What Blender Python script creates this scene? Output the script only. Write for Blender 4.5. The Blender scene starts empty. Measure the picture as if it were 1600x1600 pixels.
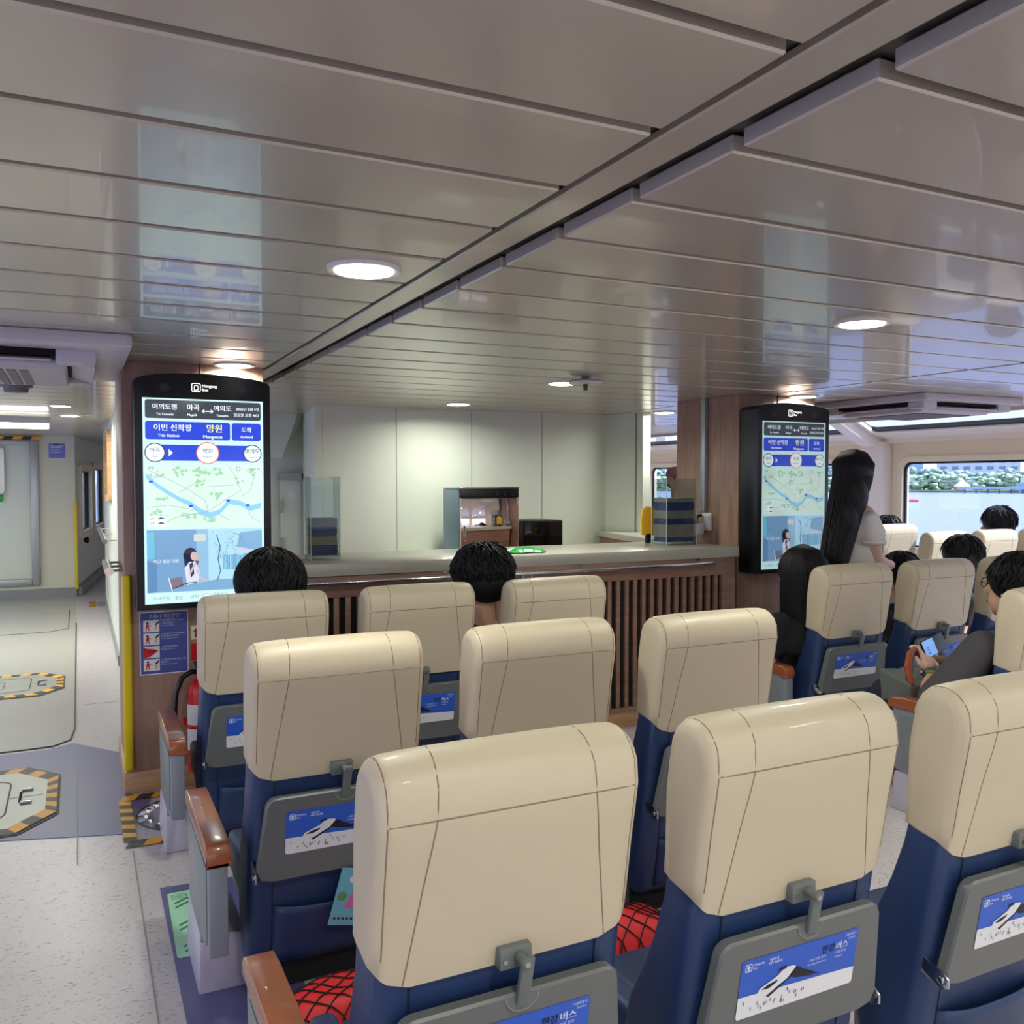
import bpy, bmesh, math, random
from mathutils import Vector, Matrix, noise
random.seed(7)
SC = bpy.context.scene
COL = SC.collection
PI = math.pi

# ------------------------------------------------------------------ camera
cam_d = bpy.data.cameras.new('camera')
cam = bpy.data.objects.new('camera', cam_d); COL.objects.link(cam)
_r = Vector((0.89796, -0.44008, 0.0))
yaw, pitch = math.radians(26.105), math.radians(-2.069)
_f = Vector((math.sin(yaw) * math.cos(pitch), math.cos(yaw) * math.cos(pitch), math.sin(pitch)))
_r = Vector((math.cos(yaw), -math.sin(yaw), 0)); _u = _r.cross(_f)
cam.matrix_world = Matrix(((_r.x, _u.x, -_f.x, 0), (_r.y, _u.y, -_f.y, 0), (_r.z, _u.z, -_f.z, 1.6), (0, 0, 0, 1)))
cam_d.sensor_width = 36; cam_d.lens = 36 * 1382.3 / 1600; cam_d.clip_start = 0.02; cam_d.clip_end = 2000
SC.camera = cam

# ------------------------------------------------------------------ world, sun, exposure
w = bpy.data.worlds.new('world'); SC.world = w; w.use_nodes = True
nt = w.node_tree; nt.nodes.clear()
out = nt.nodes.new('ShaderNodeOutputWorld'); bg = nt.nodes.new('ShaderNodeBackground')
geo = nt.nodes.new('ShaderNodeNewGeometry'); sep = nt.nodes.new('ShaderNodeSeparateXYZ')
ramp = nt.nodes.new('ShaderNodeValToRGB'); mp = nt.nodes.new('ShaderNodeMapRange')
tc = nt.nodes.new('ShaderNodeTexCoord')
nt.links.new(tc.outputs['Generated'], sep.inputs[0])
mp.inputs[1].default_value = -0.3; mp.inputs[2].default_value = 1.0
nt.links.new(sep.outputs['Z'], mp.inputs[0]); nt.links.new(mp.outputs[0], ramp.inputs[0])
ramp.color_ramp.elements[0].color = (0.55, 0.63, 0.78, 1); ramp.color_ramp.elements[0].position = 0.0
ramp.color_ramp.elements[1].color = (0.72, 0.82, 1.0, 1); ramp.color_ramp.elements[1].position = 1.0
e = ramp.color_ramp.elements.new(0.26); e.color = (0.82, 0.86, 1.0, 1)
nt.links.new(ramp.outputs[0], bg.inputs[0]); nt.links.new(bg.outputs[0], out.inputs[0])
bg.inputs[1].default_value = 2.05
sd = bpy.data.lights.new('sun', 'SUN'); sd.energy = 11.0; sd.angle = math.radians(1.2); sd.color = (1.0, 0.93, 0.86)
sun = bpy.data.objects.new('sun', sd); COL.objects.link(sun)
sun.rotation_euler = Vector((-0.58, 0.42, -0.70)).to_track_quat('-Z', 'Y').to_euler()
SC.view_settings.view_transform = 'Standard'; SC.view_settings.look = 'None'
SC.view_settings.exposure = 0.18; SC.view_settings.gamma = 1.0; SC.view_settings.use_curve_mapping = False
SC.cycles.max_bounces = 8; SC.cycles.diffuse_bounces = 4; SC.cycles.glossy_bounces = 4
SC.cycles.transparent_max_bounces = 12; SC.cycles.sample_clamp_indirect = 6.0
SC.cycles.caustics_reflective = False; SC.cycles.caustics_refractive = False

# ------------------------------------------------------------------ materials
def lin(c):
    return tuple((v / 255 / 12.92) if v / 255 <= 0.04045 else ((v / 255 + 0.055) / 1.055) ** 2.4 for v in c) + (1.0,)

def mat(name, rgb, rough=0.5, metal=0.0, emit=0.0, coat=0.0, spec=0.5, bump=None, mottle=None, noise_amt=0.0, noise_scale=8.0, emit_rgb=None, sheen=0.0):
    m = bpy.data.materials.new(name); m.use_nodes = True
    n = m.node_tree; b = n.nodes['Principled BSDF']
    b.inputs['Base Color'].default_value = lin(rgb)
    b.inputs['Roughness'].default_value = rough; b.inputs['Metallic'].default_value = metal
    b.inputs['Coat Weight'].default_value = coat; b.inputs['Specular IOR Level'].default_value = spec
    b.inputs['Sheen Weight'].default_value = sheen
    if emit:
        b.inputs['Emission Color'].default_value = lin(emit_rgb or rgb); b.inputs['Emission Strength'].default_value = emit
    if noise_amt:
        t = n.nodes.new('ShaderNodeTexNoise'); t.inputs['Scale'].default_value = noise_scale; t.inputs['Detail'].default_value = 5
        tcn = n.nodes.new('ShaderNodeTexCoord'); n.links.new(tcn.outputs['Object'], t.inputs[0])
        mx = n.nodes.new('ShaderNodeMix'); mx.data_type = 'RGBA'
        a = lin(rgb); k = 1 - noise_amt; k2 = 1 + noise_amt
        mx.inputs[6].default_value = (a[0] * k, a[1] * k, a[2] * k, 1); mx.inputs[7].default_value = (min(1, a[0] * k2), min(1, a[1] * k2), min(1, a[2] * k2), 1)
        n.links.new(t.outputs[0], mx.inputs[0]); n.links.new(mx.outputs[2], b.inputs['Base Color'])
    if bump:
        sc_, st = bump
        t2 = n.nodes.new('ShaderNodeTexNoise'); t2.inputs['Scale'].default_value = sc_; t2.inputs['Detail'].default_value = 3
        tcn = n.nodes.new('ShaderNodeTexCoord'); n.links.new(tcn.outputs['Object'], t2.inputs[0])
        bp = n.nodes.new('ShaderNodeBump'); bp.inputs['Strength'].default_value = st; bp.inputs['Distance'].default_value = 0.002
        n.links.new(t2.outputs[0], bp.inputs['Height']); n.links.new(bp.outputs[0], b.inputs['Normal'])
    return m

def wood(name, rgb, dark, scale=(1, 1, 0.12), rough=0.45, f=26):
    m = bpy.data.materials.new(name); m.use_nodes = True
    n = m.node_tree; b = n.nodes['Principled BSDF']; b.inputs['Roughness'].default_value = rough
    tcn = n.nodes.new('ShaderNodeTexCoord'); mpn = n.nodes.new('ShaderNodeMapping'); mpn.inputs['Scale'].default_value = scale
    t = n.nodes.new('ShaderNodeTexNoise'); t.inputs['Scale'].default_value = f; t.inputs['Detail'].default_value = 6; t.inputs['Distortion'].default_value = 0.6
    rp = n.nodes.new('ShaderNodeValToRGB'); rp.color_ramp.elements[0].position = 0.3; rp.color_ramp.elements[1].position = 0.7
    rp.color_ramp.elements[0].color = lin(dark); rp.color_ramp.elements[1].color = lin(rgb)
    n.links.new(tcn.outputs['Object'], mpn.inputs[0]); n.links.new(mpn.outputs[0], t.inputs[0])
    n.links.new(t.outputs[0], rp.inputs[0]); n.links.new(rp.outputs[0], b.inputs['Base Color'])
    return m

M = {}
M['leather'] = mat('beige_leather', (202, 188, 162), 0.42, coat=0.05, bump=(900, 0.25), noise_amt=0.04, noise_scale=3)
M['leather_cushion'] = mat('navy_cushion', (34, 50, 86), 0.5, bump=(700, 0.2))
M['navy'] = mat('navy_leather', (36, 58, 100), 0.42, bump=(700, 0.25), noise_amt=0.12, noise_scale=5)
M['seam'] = mat('seam_thread', (140, 122, 98), 0.8)
M['seam_navy'] = mat('seam_navy', (70, 84, 118), 0.8)
M['tray'] = mat('grey_plastic', (104, 106, 106), 0.36, bump=(1200, 0.12))
M['tray_edge'] = mat('grey_plastic_edge', (140, 144, 144), 0.35)
M['latch'] = mat('latch_plastic', (104, 110, 108), 0.4)
M['chrome'] = mat('chrome', (215, 215, 218), 0.12, metal=1.0)
M['steel'] = mat('brushed_steel', (175, 178, 182), 0.32, metal=1.0)
M['alu'] = mat('aluminium', (170, 174, 178), 0.4, metal=0.7)
M['armwood'] = mat('armrest_wood', (150, 84, 50), 0.28, coat=0.4, noise_amt=0.08, noise_scale=20)
M['armgrey'] = mat('armrest_metal', (134, 138, 152), 0.4, metal=0.15)
M['armgrey_dark'] = mat('armrest_inset', (128, 138, 140), 0.35, metal=0.2)
M['foot'] = mat('foot_plate', (192, 188, 208), 0.35, metal=0.2)
M['black'] = mat('black_plastic', (14, 15, 17), 0.35)
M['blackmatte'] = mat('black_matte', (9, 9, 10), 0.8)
M['kiosk'] = mat('kiosk_shell', (20, 22, 28), 0.35)
M['woodpil'] = wood('pillar_wood', (172, 138, 120), (148, 116, 100))
M['woodctr'] = wood('counter_wood', (164, 126, 108), (140, 104, 88), scale=(0.12, 1, 1))
M['woodbase'] = wood('base_wood', (205, 165, 125), (180, 138, 98), scale=(0.1, 0.1, 1), f=40)
M['white'] = mat('white_wall', (220, 226, 212), 0.42, bump=(60, 0.03))
M['cream'] = mat('cream_wall', (214, 212, 192), 0.45, bump=(60, 0.03))
M['hull'] = mat('hull_lining', (242, 226, 198), 0.4)
M['hullw'] = mat('hull_lining_white', (244, 232, 222), 0.4)
M['seamgrey'] = mat('joint_grey', (150, 152, 145), 0.6)
M['base_grey'] = mat('baseboard_grey', (140, 143, 142), 0.45)
M['ceil'] = mat('ceiling_paint', (190, 180, 168), 0.28, metal=0.32, spec=0.75, coat=0.3, bump=(500, 0.03))
M['ceilgap'] = mat('ceiling_gap', (96, 91, 86), 0.6)
M['stone'] = mat('counter_stone', (186, 182, 170), 0.25, noise_amt=0.06, noise_scale=90)
M['yellow'] = mat('yellow_pad', (228, 200, 20), 0.45)
M['tapey'] = mat('tape_yellow', (250, 178, 40), 0.5)
M['tapek'] = mat('tape_black', (42, 40, 40), 0.5)
M['hatch'] = mat('hatch_metal', (168, 170, 162), 0.4, metal=0.3)
M['hatch_dark'] = mat('hatch_line', (70, 72, 70), 0.6)
M['lilac'] = mat('air_unit_shell', (200, 192, 198), 0.45)
M['lilac2'] = mat('air_unit_grille', (128, 120, 126), 0.6)
M['dark'] = mat('dark_void', (18, 18, 20), 0.9)
M['hair'] = mat('black_hair', (15, 14, 17), 0.55, spec=0.25)
M['hair2'] = mat('dark_brown_hair', (22, 18, 23), 0.52, spec=0.3)
M['skin'] = mat('skin', (214, 168, 140), 0.5)
M['skin2'] = mat('skin_pale', (226, 186, 168), 0.5)
M['blouse'] = mat('white_blouse', (232, 226, 222), 0.75, bump=(60, 0.3))
M['teegrey'] = mat('charcoal_tee', (66, 64, 68), 0.85, bump=(300, 0.2))
M['clothblack'] = mat('black_cloth', (16, 15, 18), 0.9)
M['clothnavy'] = mat('navy_cloth', (34, 38, 58), 0.9)
M['clothwhite'] = mat('white_cloth', (220, 220, 224), 0.8)
M['red'] = mat('red_paint', (205, 24, 34), 0.3)
M['redfab'] = mat('red_nylon', (216, 36, 40), 0.6, noise_amt=0.15, noise_scale=10)
M['green'] = mat('green_bag', (26, 160, 70), 0.35)
M['fire_blue'] = mat('poster_blue', (72, 84, 160), 0.5)
M['paper'] = mat('paper_white', (228, 228, 232), 0.6)
M['stickerblue'] = mat('sticker_blue', (44, 92, 200), 0.4)
M['ink'] = mat('ink_black', (18, 20, 34), 0.5)
M['inkgrey'] = mat('ink_grey', (120, 125, 140), 0.5)
M['pale'] = mat('print_pale', (226, 232, 242), 0.5)
M['glow'] = mat('glow_arrow_green', (176, 232, 196), 0.5)
M['glowink'] = mat('arrow_ink_green', (30, 140, 90), 0.5)
M['lamp'] = mat('lamp_diffuser', (255, 250, 235), 0.5, emit=14.0)
M['lamprim'] = mat('lamp_rim', (210, 205, 200), 0.4)
M['tube'] = mat('tube_light', (255, 255, 240), 0.5, emit=7.0)
M['boxblue'] = mat('brochure_blue', (44, 60, 118), 0.5)
M['boxtan'] = mat('brochure_tan', (140, 134, 124), 0.6)
M['yelfan'] = mat('yellow_card', (250, 190, 40), 0.5)
M['ovenblue'] = mat('oven_side', (112, 140, 156), 0.35, metal=0.2)
M['mirror'] = mat('mirror_door', (225, 215, 210), 0.04, metal=1.0)
M['caps'] = mat('cap_pink', (176, 118, 124), 0.8)
M['bag'] = mat('bag_canvas', (98, 104, 100), 0.8, bump=(300, 0.3))
M['bagbrown'] = mat('bag_leather', (156, 76, 44), 0.45)
M['bracelet'] = mat('bracelet_green', (150, 160, 60), 0.6)
M['phoneblue'] = mat('phone_screen_blue', (120, 170, 235), 0.2, emit=0.6)

def glass(name, tint=(235, 242, 250), refl=0.06):
    m = bpy.data.materials.new(name); m.use_nodes = True
    n = m.node_tree; n.nodes.clear()
    o = n.nodes.new('ShaderNodeOutputMaterial'); mx = n.nodes.new('ShaderNodeMixShader')
    t = n.nodes.new('ShaderNodeBsdfTransparent'); g = n.nodes.new('ShaderNodeBsdfGlossy')
    t.inputs[0].default_value = lin(tint); g.inputs['Roughness'].default_value = 0.02
    lw = n.nodes.new('ShaderNodeLayerWeight'); lw.inputs[0].default_value = 0.12
    ad = n.nodes.new('ShaderNodeMath'); ad.operation = 'ADD'; ad.inputs[1].default_value = refl; ad.use_clamp = True
    mu = n.nodes.new('ShaderNodeMath'); mu.operation = 'MULTIPLY'; mu.inputs[1].default_value = 0.35
    n.links.new(lw.outputs['Fresnel'], mu.inputs[0]); n.links.new(mu.outputs[0], ad.inputs[0])
    n.links.new(ad.outputs[0], mx.inputs[0]); n.links.new(t.outputs[0], mx.inputs[1]); n.links.new(g.outputs[0], mx.inputs[2])
    n.links.new(mx.outputs[0], o.inputs[0])
    return m
M['glass'] = glass('window_glass')
M['holes'] = mat('speaker_mesh', (74, 78, 84), .4)
M['acrylic'] = glass('acrylic_sheet', (240, 244, 242), 0.02)

def screenmat(name, rgb, strength=1.0):
    m = mat(name, (20, 22, 24), 0.12, emit=strength, emit_rgb=rgb, spec=0.6); return m
SCR = {}
def scr(rgb, st):
    k = (rgb, st)
    if k not in SCR: SCR[k] = screenmat('screen_%d_%d_%d' % rgb, rgb, st)
    return SCR[k]

# vinyl floor with speckles
def floor_mat(name, rgb, speck, amount=0.62, rough=0.33):
    m = bpy.data.materials.new(name); m.use_nodes = True
    n = m.node_tree; b = n.nodes['Principled BSDF']; b.inputs['Roughness'].default_value = rough
    tcn = n.nodes.new('ShaderNodeTexCoord')
    mpn = n.nodes.new('ShaderNodeMapping'); mpn.inputs['Rotation'].default_value = (0, 0, 0.6); mpn.inputs['Scale'].default_value = (1, 2.6, 1)
    t = n.nodes.new('ShaderNodeTexNoise'); t.inputs['Scale'].default_value = 55; t.inputs['Detail'].default_value = 2
    rp = n.nodes.new('ShaderNodeValToRGB'); rp.color_ramp.elements[0].position = amount; rp.color_ramp.elements[1].position = amount + 0.05
    rp.color_ramp.elements[0].color = lin(rgb); rp.color_ramp.elements[1].color = lin(speck)
    t2 = n.nodes.new('ShaderNodeTexNoise'); t2.inputs['Scale'].default_value = 2.2; t2.inputs['Detail'].default_value = 6
    mx = n.nodes.new('ShaderNodeMix'); mx.data_type = 'RGBA'; mx.blend_type = 'MULTIPLY'
    rp2 = n.nodes.new('ShaderNodeValToRGB'); rp2.color_ramp.elements[0].color = (0.86, 0.86, 0.86, 1); rp2.color_ramp.elements[1].color = (1, 1, 1, 1)
    mx.inputs[0].default_value = 1.0
    n.links.new(tcn.outputs['Object'], mpn.inputs[0]); n.links.new(mpn.outputs[0], t.inputs[0]); n.links.new(t.outputs[0], rp.inputs[0])
    n.links.new(tcn.outputs['Object'], t2.inputs[0]); n.links.new(t2.outputs[0], rp2.inputs[0])
    n.links.new(rp.outputs[0], mx.inputs[6]); n.links.new(rp2.outputs[0], mx.inputs[7]); n.links.new(mx.outputs[2], b.inputs['Base Color'])
    return m
M['floor'] = floor_mat('vinyl_floor', (212, 204, 206), (150, 146, 148))
M['floor2'] = floor_mat('vinyl_floor_hatch', (186, 184, 176), (160, 158, 152), 0.7)
M['purple'] = floor_mat('vinyl_purple', (98, 98, 148), (84, 86, 130), 0.66, 0.4)

# ------------------------------------------------------------------ mesh helpers
OFF = {}
class MB:
    def __init__(s): s.v = []; s.f = []; s.m = []; s.cur = 0
    def add(s, vs, fs, mi=None):
        b = len(s.v); s.v += [Vector(v) for v in vs]; s.f += [tuple(i + b for i in f) for f in fs]
        s.m += [s.cur if mi is None else mi] * len(fs); return s
    def box(s, x0, y0, z0, x1, y1, z1, mi=None):
        vs = [(x, y, z) for z in (z0, z1) for y in (y0, y1) for x in (x0, x1)]
        return s.add(vs, [(0, 2, 3, 1), (4, 5, 7, 6), (0, 1, 5, 4), (2, 6, 7, 3), (0, 4, 6, 2), (1, 3, 7, 5)], mi)
    def obox(s, c, u, v, n, su, sv, sn, mi=None):
        c = Vector(c); u = Vector(u).normalized() * su / 2; v = Vector(v).normalized() * sv / 2; n = Vector(n).normalized() * sn / 2
        vs = [c + u * a + v * b + n * d for d in (-1, 1) for b in (-1, 1) for a in (-1, 1)]
        return s.add(vs, [(0, 2, 3, 1), (4, 5, 7, 6), (0, 1, 5, 4), (2, 6, 7, 3), (0, 4, 6, 2), (1, 3, 7, 5)], mi)
    def tube(s, pts, r, n=8, mi=None, closed=False):
        pts = [Vector(p) for p in pts]; k = len(pts)
        rs = r if isinstance(r, (list, tuple)) else [r] * k
        vs = []; prev = None
        for i, p in enumerate(pts):
            a = pts[(i - 1) % k] if (closed or i > 0) else p; b = pts[(i + 1) % k] if (closed or i < k - 1) else p
            t = (b - a).normalized() if (b - a).length > 1e-9 else Vector((0, 0, 1))
            if prev is None: x = t.orthogonal().normalized()
            else:
                x = prev - t * prev.dot(t); x = x.normalized() if x.length > 1e-6 else t.orthogonal().normalized()
            prev = x; y = t.cross(x)
            vs += [p + (x * math.cos(2 * PI * j / n) + y * math.sin(2 * PI * j / n)) * rs[i] for j in range(n)]
        fs = []
        for i in range(k if closed else k - 1):
            i2 = (i + 1) % k
            for j in range(n):
                fs.append((i * n + j, i * n + (j + 1) % n, i2 * n + (j + 1) % n, i2 * n + j))
        if not closed:
            fs.append(tuple(range(n))[::-1]); fs.append(tuple((k - 1) * n + j for j in range(n)))
        return s.add(vs, fs, mi)
    def cyl(s, p0, p1, r0, r1=None, n=20, mi=None): return s.tube([p0, p1], [r0, r0 if r1 is None else r1], n, mi)
    def lathe(s, c, prof, n=24, mi=None, axis='z'):
        vs = []; c = Vector(c)
        for (r, h) in prof:
            for j in range(n):
                a = 2 * PI * j / n; q = Vector((r * math.cos(a), r * math.sin(a), h))
                if axis == 'y': q = Vector((q.x, q.z, q.y))
                if axis == 'x': q = Vector((q.z, q.x, q.y))
                vs.append(c + q)
        k = len(prof); fs = [(i * n + j, i * n + (j + 1) % n, (i + 1) * n + (j + 1) % n, (i + 1) * n + j) for i in range(k - 1) for j in range(n)]
        fs.append(tuple(range(n))[::-1]); fs.append(tuple((k - 1) * n + j for j in range(n)))
        return s.add(vs, fs, mi)
    def ell(s, c, r, n=16, m_=10, rot=None, mi=None):
        c = Vector(c); r = (r, r, r) if not isinstance(r, (tuple, list)) else r
        vs = []; fs = []
        for i in range(1, m_):
            th = PI * i / m_
            for j in range(n):
                a = 2 * PI * j / n
                q = Vector((r[0] * math.sin(th) * math.cos(a), r[1] * math.sin(th) * math.sin(a), r[2] * math.cos(th)))
                if rot is not None: q = rot @ q
                vs.append(c + q)
        top = Vector((0, 0, r[2])); bot = Vector((0, 0, -r[2]))
        if rot is not None: top = rot @ top; bot = rot @ bot
        vs += [c + top, c + bot]; T = len(vs) - 2; B = T + 1
        for i in range(m_ - 2):
            for j in range(n): fs.append((i * n + j, (i + 1) * n + j, (i + 1) * n + (j + 1) % n, i * n + (j + 1) % n))
        for j in range(n):
            fs.append((T, j, (j + 1) % n)); fs.append((B, (m_ - 2) * n + (j + 1) % n, (m_ - 2) * n + j))
        return s.add(vs, fs, mi)
    def cap(s, p0, p1, r0, r1, mi=None):
        s.ell(p0, r0, 12, 8, mi=mi); s.ell(p1, r1, 12, 8, mi=mi); return s.tube([p0, p1], [r0, r1], 12, mi)
    def prism(s, pts, axis, a0, a1, mi=None):
        """pts: 2-D polygon; axis the extruded axis: x -> pts are (y,z); y -> (x,z); z -> (x,y)"""
        def P(p, a): return {'x': (a, p[0], p[1]), 'y': (p[0], a, p[1]), 'z': (p[0], p[1], a)}[axis]
        k = len(pts); vs = [P(p, a0) for p in pts] + [P(p, a1) for p in pts]
        fs = [tuple(range(k)), tuple(range(2 * k - 1, k - 1, -1))] + [(i, (i + 1) % k + 0, (i + 1) % k + k, i + k) for i in range(k)]
        return s.add(vs, fs, mi)
    def build(s, name, mats, parent=None, smooth=True, bevel=0.0, seg=2, loc=None, kind=None, angle=38):
        if not isinstance(mats, (list, tuple)): mats = [mats]
        if parent is not None: off = OFF.get(parent.name, Vector())
        elif loc is not None: off = Vector(loc)
        else:
            xs = [v.x for v in s.v]; ys = [v.y for v in s.v]; zs = [v.z for v in s.v]
            off = Vector(((min(xs) + max(xs)) / 2, (min(ys) + max(ys)) / 2, min(zs)))
        me = bpy.data.meshes.new(name)
        me.from_pydata([tuple(v - off) for v in s.v], [], s.f)
        for m_ in mats: me.materials.append(m_)
        for i, p in enumerate(me.polygons): p.material_index = min(s.m[i], len(mats) - 1)
        bm = bmesh.new(); bm.from_mesh(me)
        bmesh.ops.recalc_face_normals(bm, faces=bm.faces)
        if bevel > 0:
            es = [e_ for e_ in bm.edges if len(e_.link_faces) == 2 and e_.calc_face_angle(0) > math.radians(30)]
            bmesh.ops.bevel(bm, geom=es, offset=bevel, segments=seg, affect='EDGES', profile=0.5, clamp_overlap=True)
        bm.to_mesh(me); bm.free()
        if smooth:
            for p in me.polygons: p.use_smooth = True
            me.set_sharp_from_angle(angle=math.radians(angle))
        o = bpy.data.objects.new(name, me); COL.objects.link(o)
        if parent is not None: o.parent = parent
        else: o.location = off
        OFF[o.name] = off
        if kind: o['kind'] = kind
        return o

def tag(o, label, cat, group=None, kind=None):
    o['label'] = label; o['category'] = cat
    if group: o['group'] = group
    if kind: o['kind'] = kind
    return o
def thing(name, label, cat, loc=(0, 0, 0), group=None):
    o = bpy.data.objects.new(name, None); COL.objects.link(o); o.location = loc; o.empty_display_size = 0.1
    OFF[o.name] = Vector(loc); return tag(o, label, cat, group)
def copy_tree(o, parent=None):
    c = o.copy(); COL.objects.link(c); c.parent = parent
    for ch in list(o.children): copy_tree(ch, c)
    return c
def struct(mb, name, mats, **k):
    return mb.build(name, mats, kind='structure', **k)

def rrect(x0, z0, x1, z1, r, n=5):
    pts = []
    for cx, cz, a0 in ((x1 - r, z0 + r, -PI / 2), (x1 - r, z1 - r, 0), (x0 + r, z1 - r, PI / 2), (x0 + r, z0 + r, PI)):
        for i in range(n + 1):
            a = a0 + PI / 2 * i / n; pts.append((cx + r * math.cos(a), cz + r * math.sin(a)))
    return pts

_TX = {}
def text_geo(s, size):
    k = s
    if k not in _TX:
        cu = bpy.data.curves.new('t', 'FONT'); cu.body = s; cu.resolution_u = 2; cu.size = 1.0
        o = bpy.data.objects.new('t', cu); COL.objects.link(o)
        dg = bpy.context.evaluated_depsgraph_get(); me = o.evaluated_get(dg).to_mesh()
        vs = [(v.co.x, v.co.y) for v in me.vertices]; fs = [tuple(p.vertices) for p in me.polygons]
        o.evaluated_get(dg).to_mesh_clear(); bpy.data.objects.remove(o); bpy.data.curves.remove(cu)
        _TX[k] = (vs, fs)
    vs, fs = _TX[k]
    return [(x * size, y * size) for x, y in vs], fs

class Decal:
    """flat print: origin, right and up vectors, stacked layers a fraction of a millimetre apart"""
    def __init__(s, o, r, u, step=0.0004):
        s.o = Vector(o); s.r = Vector(r).normalized(); s.u = Vector(u).normalized(); s.n = s.r.cross(s.u); s.mb = MB(); s.mats = []; s.step = step; s.l = 0
    def mi(s, m_):
        if m_ not in s.mats: s.mats.append(m_)
        return s.mats.index(m_)
    def P(s, p, l): return s.o + s.r * p[0] + s.u * p[1] + s.n * (l * s.step)
    def poly(s, pts, m_, l=0): s.mb.add([s.P(p, l) for p in pts], [tuple(range(len(pts)))], s.mi(m_))
    def rect(s, a, b, c, d, m_, l=0): s.poly([(a, b), (c, b), (c, d), (a, d)], m_, l)
    def rr(s, a, b, c, d, r, m_, l=0): s.poly(rrect(a, b, c, d, r, 4), m_, l)
    def disc(s, x, y, r, m_, l=0, n=24, ry=None):
        s.poly([(x + r * math.cos(2 * PI * i / n), y + (ry or r) * math.sin(2 * PI * i / n)) for i in range(n)], m_, l)
    def line(s, pts, w_, m_, l=0):
        for a, b in zip(pts, pts[1:]):
            dx, dy = b[0] - a[0], b[1] - a[1]; L = math.hypot(dx, dy) or 1; nx, ny = -dy / L * w_ / 2, dx / L * w_ / 2
            s.poly([(a[0] + nx, a[1] + ny), (a[0] - nx, a[1] - ny), (b[0] - nx, b[1] - ny), (b[0] + nx, b[1] + ny)], m_, l)
    def text(s, t, x, y, size, m_, l=0, align='l', bold=0.0):
        vs, fs = text_geo(t, size)
        if not vs: return
        x0 = min(v[0] for v in vs); x1 = max(v[0] for v in vs)
        dx = x - (x0 if align == 'l' else (x0 + x1) / 2 if align == 'c' else x1)
        for ox in ((0,) if not bold else (-bold, bold)):
            s.mb.add([s.P((vx + dx + ox, vy + y), l) for vx, vy in vs], fs, s.mi(m_))
    def build(s, name, parent=None, **k): return s.mb.build(name, s.mats, parent, smooth=False, **k)
    def ring(s, x, y, r, w_, m_, l=0, n=24):
        for i in range(n):
            a, b = 2 * PI * i / n, 2 * PI * (i + 1) / n
            s.poly([(x + q * math.cos(t), y + q * math.sin(t)) for q, t in ((r - w_, a), (r, a), (r, b), (r - w_, b))], m_, l)
    def rring(s, a, b, c, d, r, w_, m_, l=0):
        o_ = rrect(a, b, c, d, r, 4); i_ = rrect(a + w_, b + w_, c - w_, d - w_, max(r - w_, 0.0001), 4); k = len(o_)
        for q in range(k): s.poly([o_[q], o_[(q + 1) % k], i_[(q + 1) % k], i_[q]], m_, l)

def wall(p0, p1, z0, z1, t, ops=()):
    """wall from p0 to p1 (2-D) with rectangular openings (s0,s1,z0,z1)"""
    mb = MB(); p0 = Vector((*p0, 0)); p1 = Vector((*p1, 0)); L = (p1 - p0).length; u = (p1 - p0).normalized(); n = Vector((-u.y, u.x, 0))
    def piece(a, b, c, d):
        if b - a > 1e-4 and d - c > 1e-4: mb.obox(p0 + u * (a + b) / 2 + Vector((0, 0, (c + d) / 2)) + n * t / 2, u, (0, 0, 1), n, b - a, d - c, t)
    s = 0
    for (a, b, c, d) in sorted(ops):
        piece(s, a, z0, z1); piece(a, b, z0, c); piece(a, b, d, z1); s = b
    piece(s, L, z0, z1)
    return mb

def ring_solid(mb, c, u, v, w_, h, r, th, dep, mi=None):
    c = Vector(c); u = Vector(u).normalized(); v = Vector(v).normalized(); n = u.cross(v)
    a = rrect(-w_ / 2, -h / 2, w_ / 2, h / 2, r, 5); b = rrect(-w_ / 2 + th, -h / 2 + th, w_ / 2 - th, h / 2 - th, max(r - th, 0.005), 5); k = len(a)
    vs = [c + u * p[0] + v * p[1] + n * d for d in (-dep / 2, dep / 2) for p in (a + b)]
    fs = []
    for i in range(k):
        j = (i + 1) % k
        fs += [(i, j, k + j, k + i), (2 * k + j, 2 * k + i, 3 * k + i, 3 * k + j), (j, i, 2 * k + i, 2 * k + j), (k + i, k + j, 3 * k + j, 3 * k + i)]
    return mb.add(vs, fs, mi)

# ================================================================== STRUCTURE
XS, XP, YR, YF = 9.6, -4.7, -5.0, 19.0
struct(MB().box(-2.6, YR - .3, -0.12, XS + .3, 13.7, 0.0).box(-.2, 13.7, -0.12, XS + .3, YF, 0.0), 'floor', M['floor'])
# ceiling of long painted panels
cb = MB()
y = 0.955 - 0.329 * 18
k = 0
while y < YF - 0.3:
    for (xa, xb) in ((XP, 0.908), (1.085, 4.355), (4.385, 6.9)):
        if xa == 4.385 and y > 13: continue
        if xa == XP: xa = -2.6 if y < 13.4 else .0
        cb.box(xa, y + 0.014, 2.2, xb, y + 0.315, 2.235)
    y += 0.329; k += 1
cb.box(0.958, YR, 2.220, 1.045, YF, 2.24)
struct(cb, 'ceiling', M['ceil'], bevel=0.004, seg=1, smooth=False)
struct(MB().box(-2.6, YR - .3, 2.245, 6.9, 13.7, 2.3).box(0, 13.7, 2.245, 6.9, YF, 2.3), 'ceiling_backing', M['ceilgap'])
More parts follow.
